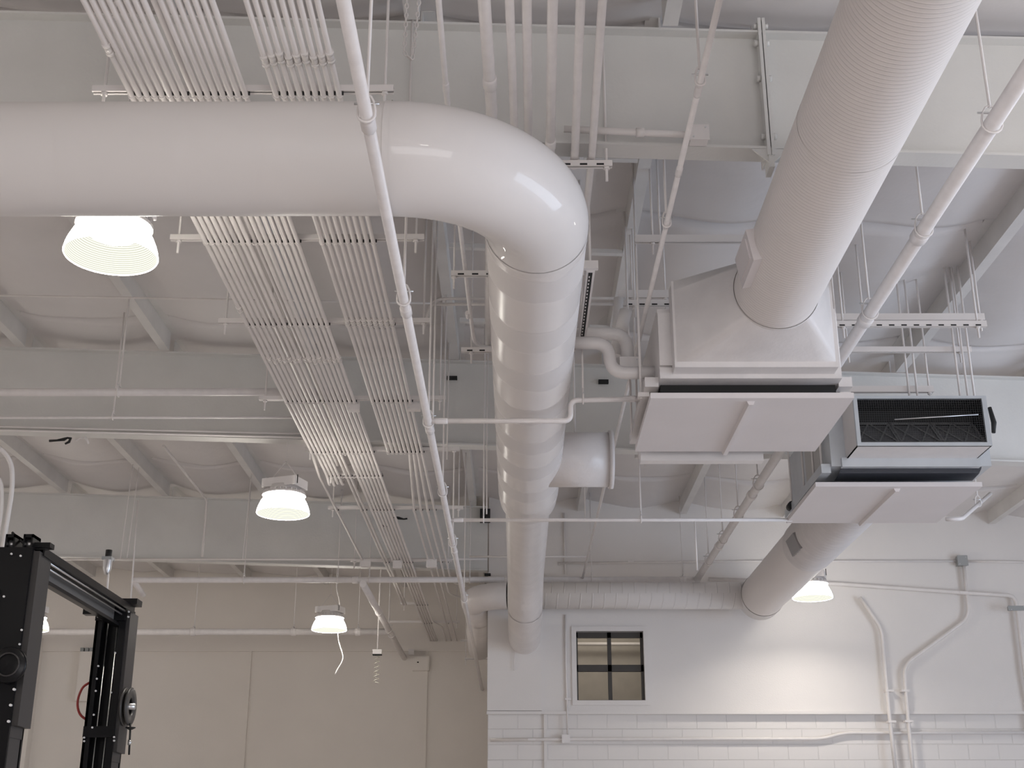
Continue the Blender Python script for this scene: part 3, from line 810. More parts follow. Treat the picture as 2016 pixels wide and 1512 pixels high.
def pipe(name, label, pts, r, cat='pipe', couplings=(), hangers=(), group=None, m=PIPE, R=.12, seg=14, hr=None):
    t = thing(name, label, cat, pts[0], group)
    path = fillet(pts, R, 6) if len(pts) > 2 else [Vector(p) for p in pts]
    MB().tube(path, r, seg).build('pipe_run', m, t)
    for (p, d) in couplings:
        p = Vector(p); d = Vector(d).normalized()
        MB().tube([p - d * .06, p - d * .045, p + d * .045, p + d * .06], [r * 1.06, r * 1.22, r * 1.22, r * 1.06], seg).build('coupling', m, t)
    for (p, ax) in hangers: clevis(t, p[0], p[1], p[2], r, axis=ax)
    return t
ZA = 3.76; XA = -.803; RA = .036
def ya(py): return PZ(800, py, ZA).y
pipe('sprinkler_main', 'long white sprinkler pipe crossing in front of the glossy duct, left of its elbow', [(XA, 3.0, ZA), (XA, YB, ZA)], RA,
     couplings=[((XA, ya(243), ZA), (0, 1, 0)), ((XA, ya(612), ZA), (0, 1, 0)), ((XA, ya(845), ZA), (0, 1, 0)), ((XA, ya(1085), ZA), (0, 1, 0))],
     hangers=[((XA, ya(225), ZA), 'Y'), ((XA, ya(590), ZA), 'Y'), ((XA, ya(832), ZA), 'Y'), ((XA, ya(970), ZA), 'Y'), ((XA, ya(1070), ZA), 'Y'), ((XA, ya(1180), ZA), 'Y')])
# right hand main, 4 inch
ZR_, XR_, RR_ = 4.68, 3.235, .058
def yr_(py): return PZ(1600, py, ZR_).y
YC = 22.95
pipe('sprinkler_main', 'thick white pipe at the upper right running back beside the spiral duct to the wall', [(XR_, 4.0, ZR_), (XR_, YC, ZR_)], RR_,
     couplings=[((XR_, yr_(465), ZR_), (0, 1, 0)), ((XR_, yr_(630), ZR_), (0, 1, 0)), ((XR_, yr_(975), ZR_), (0, 1, 0)), ((XR_, yr_(1075), ZR_), (0, 1, 0))],
     hangers=[((XR_, yr_(245), ZR_), 'Y'), ((XR_, yr_(452), ZR_), 'Y'), ((XR_, yr_(615), ZR_), 'Y'), ((XR_, yr_(955), ZR_), 'Y'), ((XR_, yr_(1015), ZR_), 'Y'), ((XR_, yr_(1062), ZR_), 'Y'), ((XR_, yr_(1105), ZR_), 'Y')])
xl = PY(262, 1140, YC).x
pipe('sprinkler_main', 'thick level white pipe crossing the whole back of the room in front of the pier', [(XR_ + .05, YC, ZR_), (xl + .1, YC, ZR_), (xl, YC, ZR_), (xl + .1, YC + .4, ZR_ - .2)], .052,
     couplings=[((PY(px, 1142, YC).x, YC, ZR_), (1, 0, 0)) for px in (700, 1000, 1345)],
     hangers=[((PY(px, 1142, YC).x, YC, ZR_), 'X') for px in (480, 665, 727, 925, 1165, 1345)])
# thin diagonal pipe
pipe('sprinkler_branch', 'thin straight white pipe slanting between the glossy duct and the near air handler', [(1.19, 3.2, 4.70), (1.19, YC - .05, 4.70)], .021,
     couplings=[((1.19, PZ(1375, 178, 4.7).y, 4.70), (0, 1, 0)), ((1.19, PZ(1345, 337, 4.7).y, 4.70), (0, 1, 0)), ((1.19, PZ(1320, 440, 4.7).y, 4.70), (0, 1, 0))],
     hangers=[((1.19, PZ(1375, 160, 4.7).y, 4.70), 'Y'), ((1.19, PZ(1320, 440, 4.7).y, 4.70), 'Y')])
# branch 1 beneath the duct
Y1 = ya(829); zb1 = PY(1125, 788, Y1).z
e1 = PY(1250, 783, Y1)
pipe('sprinkler_branch', 'white branch pipe passing under the glossy duct and stepping up toward the near air handler',
     [(XA + RA, Y1, ZA), (PY(1124, 828, Y1).x, Y1, ZA), (PY(1124, 828, Y1).x, Y1 + .0, zb1), (e1.x + .12, Y1 + .02, zb1 + .02)], .024, R=.07,
     couplings=[((XA + .12, Y1, ZA), (1, 0, 0)), ((e1.x - .05, Y1 + .02, zb1 + .02), (1, 0, 0))], hangers=[((PY(1148, 786, Y1).x, Y1 + .005, zb1 + .005), 'X')])
Y2 = ya(1024)
q = PY(1560, 1026, Y2)
pipe('sprinkler_branch', 'long thin white branch pipe crossing under the glossy duct toward the far air handler', [(XA + RA, Y2, ZA), (q.x, Y2, ZA)], .021,
     couplings=[((XA + .12, Y2, ZA), (1, 0, 0))], hangers=[((PY(px, 1024, Y2).x, Y2, ZA), 'X') for px in (952, 1262)])
p0 = PY(1368, 1030, Y2)
t = MB().tube([(p0.x, Y2, ZA - .02), (p0.x, Y2, ZA - .6)], .010, 6).build('drop_rod', STRUT)
t2 = PY(1363, 1030, Y2)
tag(t, 'thin white drop rod hanging from the long branch pipe', 'rod')
# left mains
Y3 = 27.5; z3 = 4.5
pipe('sprinkler_main', 'thick white level pipe at lower left running behind the lamps', [(-13, Y3, z3), (-2.68, Y3, z3)], .068,
     couplings=[((PY(px, 1243, Y3).x, Y3, z3), (1, 0, 0)) for px in (380, 578, 705)], hangers=[((PY(px, 1243, Y3).x, Y3, z3), 'X') for px in (382, 578, 705)])
pipe('sprinkler_main', 'thick white pipe slanting to the far wall right of the lower left lamp', [(-2.67, 22.4, z3), (-2.67, YB, z3)], .062,
     couplings=[((-2.67, 25.2, z3), (0, 1, 0)), ((-2.67, 27.9, z3), (0, 1, 0))], hangers=[((-2.67, 27.2, z3), 'Y')])
Y4 = 14.1; z4 = PY(300, 772, Y4).z
pipe('water_pipe', 'white level pipe at far left in front of the second beam', [(-9, Y4, z4), (PY(690, 772, Y4).x, Y4, z4)], .045, hangers=[((PY(234, 768, Y4).x, Y4, z4), 'X')])
for (py, r, lab) in ((822, .016, 'thin white conduit below the level pipe at left'), (853, .014, 'upper of the thin conduits along the foot of the second beam'), (860, .014, 'lower of the thin conduits along the foot of the second beam')):
    Y = 15.0 if py == 822 else 15.72
    x0, x1 = -9.5, (PY(650, py, Y).x if py == 822 else PY(600, py, Y).x)
    z = PY(300, py, Y).z
    if py == 822:
        pipe('steel_conduit', lab, [(x0, Y, z), (x1, Y, z)], r, cat='conduit', hangers=[((PY(222, py, Y).x, Y, z), 'X')])
    else:
        o = MB().tube([(x0, Y, z + .033 * 5), (x1, Y, z - .033 * .3)], r, 8).build('steel_conduit', COND); tag(o, lab, 'conduit')
Y = 13.35; z = PY(300, 591, Y).z
o = MB().tube([(PY(-30, 580, Y).x, Y, PY(-30, 581, Y).z), (PY(1000, 600, Y).x, Y, PY(1000, 600, Y).z)], .012, 8).build('steel_conduit', COND); tag(o, 'very thin white line running level under the roof at upper left', 'conduit')
for i, (y_, lab) in enumerate(((588, 'upper of two thin conduits crossing behind the glossy duct'), (599, 'lower of two thin conduits crossing behind the glossy duct'))):
    z = PY(900, y_, 12.0).z
    a_ = PY(835 if i == 0 else 850, y_ + (40 if i == 0 else 0), 12.0); b_ = PY(1235, y_ + 5, 12.0)
    pts = [(a_.x, 12.0, a_.z - (.1 if i == 0 else 0)), (PY(850, y_, 12.0).x, 12.0, z), (b_.x, 12.0, z)] if i == 0 else [(a_.x, 12.0, z), (b_.x, 12.0, z)]
    o = MB().tube(fillet(pts, .15, 5) if i == 0 else pts, .017, 8).build('steel_conduit', COND); tag(o, lab, 'conduit')
# conduit line in front of third beam
Y = 22.6; z = PY(400, 1101, Y).z
o = MB().tube([(PY(120, 1101, Y).x, Y, z), (PY(960, 1101, Y).x, Y, z)], .02, 8).build('steel_conduit', COND); tag(o, 'thin white conduit crossing level in front of the third beam', 'conduit')
o = MB().tube([(PY(925, 1103, Y).x, Y - .2, z), (PY(1155, 1103, Y).x, Y - .2, z)], .017, 8).build('steel_conduit', COND); tag(o, 'thin white conduit crossing level behind the wrapped duct in front of the wall', 'conduit')
# conduits bending down at the left edge
for i, (pp, lab) in enumerate(((((-12, 872), (23, 905), (25, 960), (6, 1075)), 'bent white conduit dropping at the left edge, inner one'), (((-25, 925), (2, 945), (4, 1000), (-8, 1075)), 'bent white conduit dropping at the left edge, outer one'))):
    pts = [PY(a, b, 12.9) for a, b in pp]; pts.append(Vector((pts[-1].x, 12.9, 2.0)))
    o = MB().tube(fillet(pts, .2, 6), .024, 10).build('steel_conduit', COND); tag(o, lab, 'conduit')
o = MB().tube([PY(272, 985, 21), PY(255, 1210, 21)], .014, 8).build('drop_rod', STRUT); tag(o, 'thin white vertical rod left of the hoist column, in front of the third beam', 'rod')

# big pipes at the top centre
ZT = 4.96
def xt(px, py): return PZ(px, py, ZT).x
tops = [(953, 968, 215, .041, 'leftmost and thickest'), (1003, 1012, 235, .029, 'second from left'), (1037, 1040, 245, .031, 'third from left'),
        (1088, 1084, 270, .034, 'fourth from left'), (1143, 1132, 300, .030, 'fifth from left'), (1186, 1165, 310, .028, 'rightmost')]
YS = PZ(1160, 322, 4.90).y
for i, (pa, pb, py, r, lab) in enumerate(tops):
    x0, x1 = xt(pa, 0), xt(pb, py); y0, y1 = PZ(pa, 0, ZT).y, PZ(pb, py, ZT).y
    sl = (x1 - x0) / (y1 - y0)
    ye = {0: 14.5, 1: 10.8, 2: 10.0, 3: 10.2, 4: YS + .06, 5: 13.0}[i]
    if i == 0: pts = [(x0 - sl * 1.5, y0 - 1.5, ZT), (x1, y1, ZT), (PZ(963, 600, ZT).x, PZ(963, 600, ZT).y, ZT), (PZ(963, 680, ZT).x, PZ(963, 685, ZT).y, ZT)]
    elif i == 4: pts = [(x0 - sl * 1.5, y0 - 1.5, ZT), (x1, y1, ZT), (x1, YS + .06, ZT), (x1, YS + .08, 5.4)]
    else: pts = [(x0 - sl * 1.5, y0 - 1.5, ZT), (x0 + sl * (ye - y0), ye, ZT)] if i != 5 else [(x0 - sl * 1.5, y0 - 1.5, ZT), (x1, y1, ZT), (x1 + .0, ye, ZT)]
    pipe('riser_pipe', 'white pipe entering at the top centre, %s of the six' % lab, pts, r, group='six pipes above the elbow', R=.06,
         couplings=[((x0 + sl * .9 * (1 + .3 * i), y0 + .9 * (1 + .3 * i), ZT), (0, 1, 0))] if i in (0, 3, 4) else ())
strut('strut_hanger', 'slotted white strut under the top pipes just right of the elbow', PY(1060, 322, YS).x, PY(1205, 322, YS).x, YS, ZT - .09, [PY(1194, 322, YS).x], True)
# thin conduit left of them which reappears left of the glossy duct
xk = PZ(868, 0, 4.9).x
pts = [(xk, 3.2, 4.9), (PZ(878, 175, 4.9).x, PZ(878, 175, 4.9).y, 4.9), (PZ(905, 440, 4.9).x, PZ(905, 440, 4.9).y, 4.9), (PZ(930, 650, 4.9).x, PZ(930, 650, 4.9).y, 4.9)]
q = PZ(936, 684, 4.9); pts += [(q.x, q.y, 4.9), (.2, q.y + .05, 4.9)]
pipe('steel_conduit', 'thin white conduit passing left of the elbow and curving in behind the glossy duct', pts, .0195, cat='conduit', couplings=[((PZ(878, 172, 4.9).x, PZ(878, 172, 4.9).y, 4.9), (0, 1, 0)), ((PZ(921, 620, 4.9).x, PZ(921, 620, 4.9).y, 4.9), (.03, 1, 0))], R=.3)
Yq = PY(920, 540, PZ(920, 540, 4.82).y).y
strut('strut_hanger', 'slotted white strut left of the glossy duct, upper one', PY(888, 540, Yq).x, .6, Yq, 4.80, [PY(894, 540, Yq).x], True)
Yq2 = PZ(940, 690, 4.82).y
strut('strut_hanger', 'slotted white strut left of the glossy duct, lower one', PY(908, 690, Yq2).x, .6, Yq2, 4.80, [PY(928, 690, Yq2).x], True)
# upright black-slotted strut right of the glossy duct
a_ = PZ(1163, 535, 4.55); b_ = PZ(1146, 668, 4.55)
t = thing('strut_rail', 'strut with a black toothed slot running back along the right side of the glossy duct', 'strut', a_)
mb = MB().box(a_.x - .035, a_.x + .035, a_.y, b_.y, 4.55, 4.62)
mb.cm = 1; mb.box(a_.x - .018, a_.x + .016, a_.y + .02, b_.y - .02, 4.547, 4.552)
mb.cm = 0; k = a_.y + .08
while k < b_.y - .08: mb.box(a_.x - .012, a_.x - .002, k, k + .03, 4.544, 4.549); k += .07
mb.build('strut_channel', [STRUT, DARK], t)
MB().box(a_.x - .09, a_.x + .06, a_.y - .05, a_.y, 4.56, 4.63).build('end_bracket', STRUT, t)
for yy in (a_.y + .05, b_.y - .05): MB().tube([(a_.x, yy, 4.62), (a_.x, yy, 6.2)], .011, 6).build('hanger_rod', STRUT, t)

# insulated pipes to the near air handler
def ins(pp, Y, r, lab, R=.12, extra=None):
    pts = [PY(a, b, Y) for a, b in pp]
    if extra: pts += extra
    return pipe('insulated_pipe', lab, pts, r, R=R, m=WHITE, seg=16)
ins([(1125, 675), (1198, 675), (1203, 735), (1290, 733)], 11.0, .058, 'fat white insulated pipe with two bends, lower one left of the near air handler', R=.16)
ins([(1125, 656), (1232, 658), (1238, 722)], 11.3, .06, 'fat white insulated pipe with one bend, upper one left of the near air handler', R=.14)
p_ = PY(1232, 612, 11.6); q_ = PY(1222, 650, 11.6)
pipe('insulated_pipe', 'short fat white insulated pipe standing behind the two bent ones', [(p_.x, 11.6, p_.z), (q_.x, 11.6, q_.z - .02)], .062, m=WHITE)
pipe('insulated_pipe', 'vertical white insulated pipe behind the thin slanting pipe', [PY(1212, 700, 11.9), PY(1218, 588, 11.9)], .05, m=WHITE)
jbox(1240, 722, 11.25, .18, .13, .12, 'white square fitting on the insulated pipe left of the near air handler')

# roof struts above the air handlers
def rstrut(pa, pb, py, z, lab, slots, rodpx, h=.055, pyb=None):
    Y = PZ(pa, py, z).y
    strut('strut_rail', lab, PY(pa, py, Y).x, PY(pb, py, Y).x, Y, z, [PY(x, py, Y).x for x in rodpx], slots, h=h, group='struts over the air handlers')
rstrut(1280, 1600, 308, 5.05, 'long slotted strut under the splice of the nearest beam', True, (1500,), .06)
rstrut(1250, 1500, 478, 5.3, 'plain strut rail behind the thin slanting pipe, below the roof', False, (1285, 1300), .07)
rstrut(1218, 1420, 587, 5.35, 'wide plain strut rail above the near air handler', False, (1245, 1310), .08)
rstrut(1222, 1400, 603, 5.2, 'slotted strut just above the near air handler plenum', True, (1250,), .06)
rstrut(1640, 1938, 631, 5.25, 'upper plain strut rail right of the near air handler', False, (1700, 1930), .07)
rstrut(1640, 1942, 644, 5.05, 'slotted strut rail right of the near air handler', True, (1660, 1925), .06)
rstrut(1650, 1912, 694, 5.15, 'lower plain strut rail above the filter intake', False, (1670, 1890), .06)
rstrut(1660, 1838, 773, 4.75, 'grey strut rail just above the filter intake', False, (1830,), .07)
rstrut(1250, 1480, 902, 4.9, 'strut rail seen below the near air handler', False, (1270,), .10)

# conduit and box on the foot of the nearest beam
Yb = 8.42; zc = PY(1200, 256, Yb).z
t = thing('steel_conduit', 'white conduit along the foot of the nearest beam, ending in a box', 'conduit', (PY(1120, 256, Yb).x, Yb, zc))
MB().tube([PY(1110, 254, Yb), PY(1365, 266, Yb)], .026, 12).build('conduit_tube', COND, t)
q = PY(1260, 261, Yb); MB().tube([q - Vector((.03, 0, 0)), q + Vector((.03, 0, 0))], .035, 12).build('coupling', COND, t)
jbox(1375, 268, Yb, .13, .11, .10, 'white box at the end of the conduit on the foot of the nearest beam')
# hanging chain
t = MB()
a0_, b0_ = PY(828, -30, 7.6), PY(803, -30, 7.6)
pts = []
bot = PY(803, 118, 7.6)
for k in range(61):
    u_ = k / 60
    if u_ < .5: v_ = u_ / .5; pts.append(b0_.lerp(Vector((b0_.x - .01, 7.6, bot.z + .03)), v_))
    else: v_ = (u_ - .5) / .5; pts.append(Vector((bot.x + .03, 7.6, bot.z)).lerp(a0_, v_) + Vector((.0, 0, -.05 * math.sin(math.pi * v_))))
pts = resample([tuple(p) for p in pts], .02)
step = .034; acc = 0; last = pts[0]; flip = 0
for p in pts[1:]:
    if (p - last).length >= step:
        d = (p - last).normalized(); m_ = (p + last) / 2
        side = Vector((0, 1, 0)) if flip else d.cross(Vector((0, 1, 0))).normalized()
        ring = [m_ + d * math.cos(a) * .024 + side * math.sin(a) * .011 for a in [2 * math.pi * k / 8 for k in range(8)]]
        t.tube(ring, .0055, 4, closed=True); last = p; flip = 1 - flip
o = t.build('hanging_chain', STRUT); tag(o, 'white painted chain looped down from the top edge', 'chain')

# small galvanised filler: pipe with clevis at far right
t = pipe('water_pipe', 'short bright white bent pipe under the corner of the far air handler', [PY(1862, 1022, 15.6), PY(1893, 1022, 15.6), PY(1950, 972, 16.6)], .026, R=.08, m=PIPE)
q = PY(1926, 992, 16.1); clevis(t, q.x, q.y, q.z, .026)

# ================================================================== LAMPS
def make_lamp(c, label):
    t = thing('high_bay_lamp', label, 'lamp', c, 'high-bay lamps'); c = Vector(c)
    MB().lathe(c, [(.330, 0), (.335, .010), (.328, .05), (.312, .10), (.288, .155), (.262, .195), (.258, .235)], 48).build('reflector', SKIRT, t)
    MB().lathe(c, [(.324, .004), (.318, .05), (.302, .10), (.278, .155), (.252, .195), (.248, .235)][::-1], 48).build('reflector_liner', SKIRTIN, t)
    hs = MB().lathe(c, [(.275, .235), (.275, .262), (.235, .275), (.20, .30), (.19, .36), (.001, .36)], 48).build('heat_sink', WHITE, t)
    mb = MB()
    for k in range(24):
        a = 2 * math.pi * k / 24; d = Vector((math.cos(a), math.sin(a), 0)); q = Vector((-d.y, d.x, 0))
        b0 = c + d * .185 + Vector((0, 0, .262)); b1 = c + d * .265 + Vector((0, 0, .262))
        mb.hexa([b0 - q * .008, b1 - q * .008, b1 + q * .008, b0 + q * .008, b0 - q * .008 + Vector((0, 0, .05)), b1 - q * .008 + Vector((0, 0, .025)), b1 + q * .008 + Vector((0, 0, .025)), b0 + q * .008 + Vector((0, 0, .05))])
    mb.build('cooling_fins', WHITE, hs)
    ln = MB().lathe(c, [(.001, .150), (.12, .152), (.165, .165), (.172, .19)], 40).build('lens', LENS, t)
    MB().lathe(c, [(.172, .19), (.25, .232)], 40).build('lens_ring', GREYB, ln)
    a = math.radians(-20); ux = Vector((math.cos(a), math.sin(a), 0)); uy = Vector((-ux.y, ux.x, 0)); h = .19
    cc = c + Vector((0, 0, .33)); zt_ = Vector((0, 0, .115))
    db = MB().hexa([cc - ux * .235 - uy * .17, cc + ux * .235 - uy * .17, cc + ux * .235 + uy * .17, cc - ux * .235 + uy * .17,
               cc - ux * .235 - uy * .17 + zt_, cc + ux * .235 - uy * .17 + zt_, cc + ux * .235 + uy * .17 + zt_, cc - ux * .235 + uy * .17 + zt_]).build('driver_box', WHITE, t)
    mb = MB()
    for sx in (-.2, .2):
        mb.box(cc.x + sx - .006, cc.x + sx + .006, cc.y - .172 - sx * .36, cc.y - .162 - sx * .36, cc.z + .01, cc.z + .12)
    mb.build('mounting_bracket', RUBBER, db)
    top = c.z + .445
    mb = MB()
    for sx in (-.18, .18):
        mb.tube([(c.x + sx, c.y, top), (c.x, c.y, top + .25)], .005, 5)
    mb.tube([(c.x, c.y, top + .25), (c.x, c.y, 6.55)], .005, 5)
    mb.build('hanger_wire', STRUT, t)
    return t
Z_L = 4.09
L2 = PZ(557, 1012, Z_L); L3 = PZ(648, 1241, Z_L); L4 = PZ(1600, 1178, Z_L); L5 = PZ(60, 1240, Z_L); L1 = PZ(218, 505, Z_L)
base = make_lamp(tuple(L2), 'round high-bay lamp in the middle left, left of the conduit bundles')
def lamp_copy(c, label): return copy_thing(base, tuple(c), label, 'high-bay lamps')
lamp_copy(L1, 'largest round high-bay lamp at upper left, just below the crossing duct')
lamp_copy(L3, 'lit high-bay lamp at lower left with a loose white cable below it')
lamp_copy(L4, 'lit high-bay lamp near the right wall, beside the ribbed duct')
lamp_copy(L5, 'lit high-bay lamp half hidden behind the near hoist column')
for i, c in enumerate([(-3, -1.0), (5.6, -3.0), (-9, 0.5), (-9.3, 8.4), (11.5, 7.0), (12.5, 18), (-9.4, 16), (-14.0, 24.8), (-14.0, 14.0), (5.4, 6.3), (1.6, -0.6)]):  # last four are unseen lamps added for more light and floor bounce
    lamp_copy((c[0], c[1], Z_L), 'round high-bay lamp outside the view, %s' % ['behind the viewpoint on the left', 'behind the viewpoint on the right', 'far left by the front', 'far left by the nearest beam', 'far right by the doorway', 'far right by the smooth wall', 'far left by the second beam', 'added far left to brighten the rear corner', 'added far left to brighten the side wall', 'added for bounce right of the big spiral duct', 'added for bounce overhead just behind the viewpoint'][i])
# loose flexible cable by lamp 3
q0 = PY(655, 1175, 24.6); pts = [PY(a, b, 25.4) for a, b in ((662, 1160), (668, 1180), (669, 1200), (664, 1225), (666, 1262), (674, 1285), (676, 1295), (672, 1306), (664, 1318), (660, 1328))]
pts = [Vector((pts[0].x, 25.4, 6.45))] + pts
o = MB().tube(fillet(pts, .2, 3), .010, 8).build('loose_cable', WHITE); tag(o, 'white flexible cable dangling loose beside the lamp at lower left', 'cable')
# hanging disconnected socket with coil
c = PY(743, 1284, 26.0)
t = thing('hanging_socket', 'small hanging socket with a faint coiled cord, left of the far bundle end', 'socket', c)
MB().tube([c, PY(748, 1150, 26.0), (c.x + .05, 26.0, 6.4)], .014, 8).build('drop_rod', STRUT, t)
MB().box(c.x - .09, c.x + .09, 25.95, 26.05, c.z - .04, c.z + .05).build('socket_body', WHITE, t)
MB().box(c.x - .09, c.x + .09, 25.948, 26.04, c.z - .065, c.z - .04).build('socket_face', DARK, t)
pts = [c + Vector((.05 * math.sin(k * .9), .04 * math.cos(k * .9), -.08 - k * .012)) for k in range(44)]
MB().tube(pts, .006, 5).build('coiled_cord', mat('clear_cord', (.75, .72, .62), .25), t)
# box on far wall
c = PY(829, 1306, YB - .1)
t = thing('control_box', 'square beige control box on the far wall under the conduits', 'control box', c)
MB().box(c.x - .20, c.x + .20, YB - .16, YB, c.z - .17, c.z + .17).build('box_body', WALLL, t)
MB().box(c.x - .18, c.x + .18, YB - .175, YB - .16, c.z - .15, c.z + .15).build('box_cover', WALLL, t)
MB().box(c.x - .09, c.x - .05, YB - .18, YB - .174, c.z + .0, c.z + .03).build('box_latch', DARK, t)
jbox(810, 1284, YB - .15, .12, .12, .1, 'small square box just above the beige control box on the far wall')
# sign strip at left behind columns
c = PY(172, 1279, YB - .2)
t = thing('equipment_box', 'pale box with striped dark top on the far wall behind the rear lift column', 'box', c)
MB().box(c.x - .15, c.x + .4, YB - .25, YB, c.z - 1.2, c.z - .05).build('box_body', WALLL, t)
mb = MB()
for k in range(5): mb.box(c.x - .15 + .11 * k, c.x - .07 + .11 * k, YB - .26, YB - .02, c.z - .05, c.z + .04)
mb.build('vent_slats', GREYB, t)

# ================================================================== RIGHT WALL CONDUITS
def wallpipe(pp, r, lab, straps=(), name='steel_conduit', endbox=None, Yw=None, m=COND, R=.12, off=None):
    o_ = r + .03 if off is None else off
    pts = [PY(a, b, (YP if Yw is None else Yw) - o_) for a, b in pp]
    t = thing(name, lab, 'conduit', pts[0], 'conduits on the right wall')
    MB().tube(fillet(pts, R, 6) if len(pts) > 2 else pts, r, 10).build('conduit_tube', m, t)
    for (a, b) in straps:
        q = PY(a, b, (YP if Yw is None else Yw) - o_)
        MB().box(q.x - r - .02, q.x + r + .05, q.y - r - .006, q.y + o_, q.z - .018, q.z + .018).build('conduit_strap', STRUT, t)
    return t
wallpipe([(1692, 1176), (1735, 1237), (1752, 1420), (1766, 1540)], .034, 'left of the two bent conduits running down the right wall', [(1749, 1360), (1754, 1421)], off=.10, R=.14)
wallpipe([(1897, 1112), (1908, 1216), (1779, 1310), (1790, 1440), (1800, 1540)], .034, 'right of the two bent conduits, kinked like a lightning bolt, on the right wall', [(1780, 1360), (1787, 1420)], off=.10, R=.20)
wallpipe([(1100, 1109), (1480, 1105), (1885, 1105)], .020, 'thin conduit running level along the top of the right wall to the grey box', [(1240, 1106)], off=.05)
wallpipe([(1905, 1105), (2040, 1107)], .020, 'thin conduit leaving the grey box toward the right edge', [], off=.05)
wallpipe([(1395, 1140), (1640, 1149), (1900, 1167), (1998, 1173), (2003, 1205), (2018, 1330), (2040, 1450)], .036, 'white pipe running level across the right wall and down at the right edge', [(1895, 1167)], off=.12, R=.15, name='water_pipe')
wallpipe([(966, 1457), (1120, 1455), (1620, 1455), (1660, 1443), (2040, 1442)], .030, 'level white conduit with an S bend low on the block wall', [(1045, 1456)], Yw=YR, off=.06, R=.25)
wallpipe([(1113, 1210), (1114, 1300), (1118, 1450)], .018, 'thin vertical conduit left of the window down to a small box', [(1117, 1376)], Yw=YP, off=.03)
wallpipe([(1110, 1010), (1113, 1130)], .018, 'thin vertical conduit high on the right wall behind the wrapped duct', [], off=.03)
jbox(1114, 1455, YR - .08, .13, .13, .1, 'small white box on the level conduit, below the window')
jbox(1893, 1105, YP - .08, .17, .17, .12, 'grey square box high on the right wall', GREYB)
jbox(2002, 1198, YP - .35, .32, .07, .06, 'grey flat bar at the right edge of the wall', GREYB)
# rods by the pier
strut('strut_hanger', 'small strut crossing under the wrapped end of the cross duct, upper one', PY(907, 1262, 27.3).x, XS - .03, 27.3, PY(930, 1263, 27.3).z, [], False, .04, .04)
strut('strut_hanger', 'small strut crossing beside the pier, lower one', PY(915, 1297, 27.9).x, XS - .03, 27.9, PY(930, 1299, 27.9).z, [PY(917, 1297, 27.9).x], False, .04, .04)
o = MB().tube([(XD - .18, YP - .12, 3.45), (XD - .185, YP - .12, 3.13)], .010, 6).build('drop_rod', STRUT)
tag(o, 'short white rod end hanging below the duct where it meets the pier', 'rod')
# air line filter, tall rods
# ================================================================== HOIST
t = thing('vehicle_lift', 'black two-column vehicle lift with a channel joining the column heads', 'lift', (-4.5, 12, FLOOR))
HX1, HY1, HZ = PY(82, 1087, 11.7).x, 11.7, 2.69
HX2, HY2 = PY(268, 1200, 14.7).x, 14.7
def build_column(x1, y0, wd, dp, zt_, facing):
    x0 = x1 - wd
    col = MB()
    # open channel facing the viewer: back, two sides with returned lips
    col.box(x0, x0 + .03, y0, y0 + dp, FLOOR, zt_).box(x0, x1, y0 + dp - .03, y0 + dp, FLOOR, zt_)
    col.box(x0, x0 + .075, y0, y0 + .02, FLOOR, zt_).box(x1 - .075, x1, y0, y0 + .02, FLOOR, zt_)
    o = col.build('column', BLACK, t); PO[o.name] = PO[t.name]
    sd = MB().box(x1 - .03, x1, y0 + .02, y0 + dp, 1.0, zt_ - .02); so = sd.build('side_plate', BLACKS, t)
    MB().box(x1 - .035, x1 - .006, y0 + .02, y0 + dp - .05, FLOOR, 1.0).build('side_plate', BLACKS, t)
    return x0
# rear column
w2 = PY(250, 1200, HY2).x - PY(191, 1200, HY2).x
xf2 = PY(250, 1200, HY2).x
x02 = build_column(xf2, HY2, w2, .34, HZ, 1)
MB().box(x02 - .0, xf2 + .0, HY2 - .03, HY2 + .02, HZ - .16, HZ + .0).build('head_plate', BLACK, t)
MB().box(x02 + .09, x02 + .15, HY2 - .036, HY2 - .03, HZ - .075, HZ - .02).build('label_plate', mat('label_white', (.75, .75, .75), .5), t)
zz = PY(205, 1441, HY2).z
MB().box(x02, xf2, HY2 - .02, HY2 + .01, zz - .06, zz + .06).build('cross_plate', BLACK, t)
MB().box(x02 + .10, xf2 - .11, HY2 + .18, HY2 + .22, FLOOR, HZ - .16).build('carriage_guide', BLACK, t)
for fx in (.30, .62):
    x = x02 + w2 * fx; MB().tube([(x, HY2 + .1, FLOOR), (x + .01, HY2 + .1, HZ - .16)], .007, 6).build('lift_cable', SILVER, t)
WB = mat('bolt_white', (.75, .75, .75), .3)
for (px, py) in ((192, 1204), (192, 1214), (253, 1204), (252, 1214), (193, 1311), (190, 1336), (188, 1360), (184, 1407), (181, 1432), (165, 1452), (165, 1459), (224, 1451), (224, 1458), (226, 1285), (218, 1363)):
    q = PY(px, py, HY2 - .04); MB().lathe((q.x, HY2 - .035, q.z), [(.011, 0), (.011, .016)], 8, 'Y', True).build('bolt', WB, t)
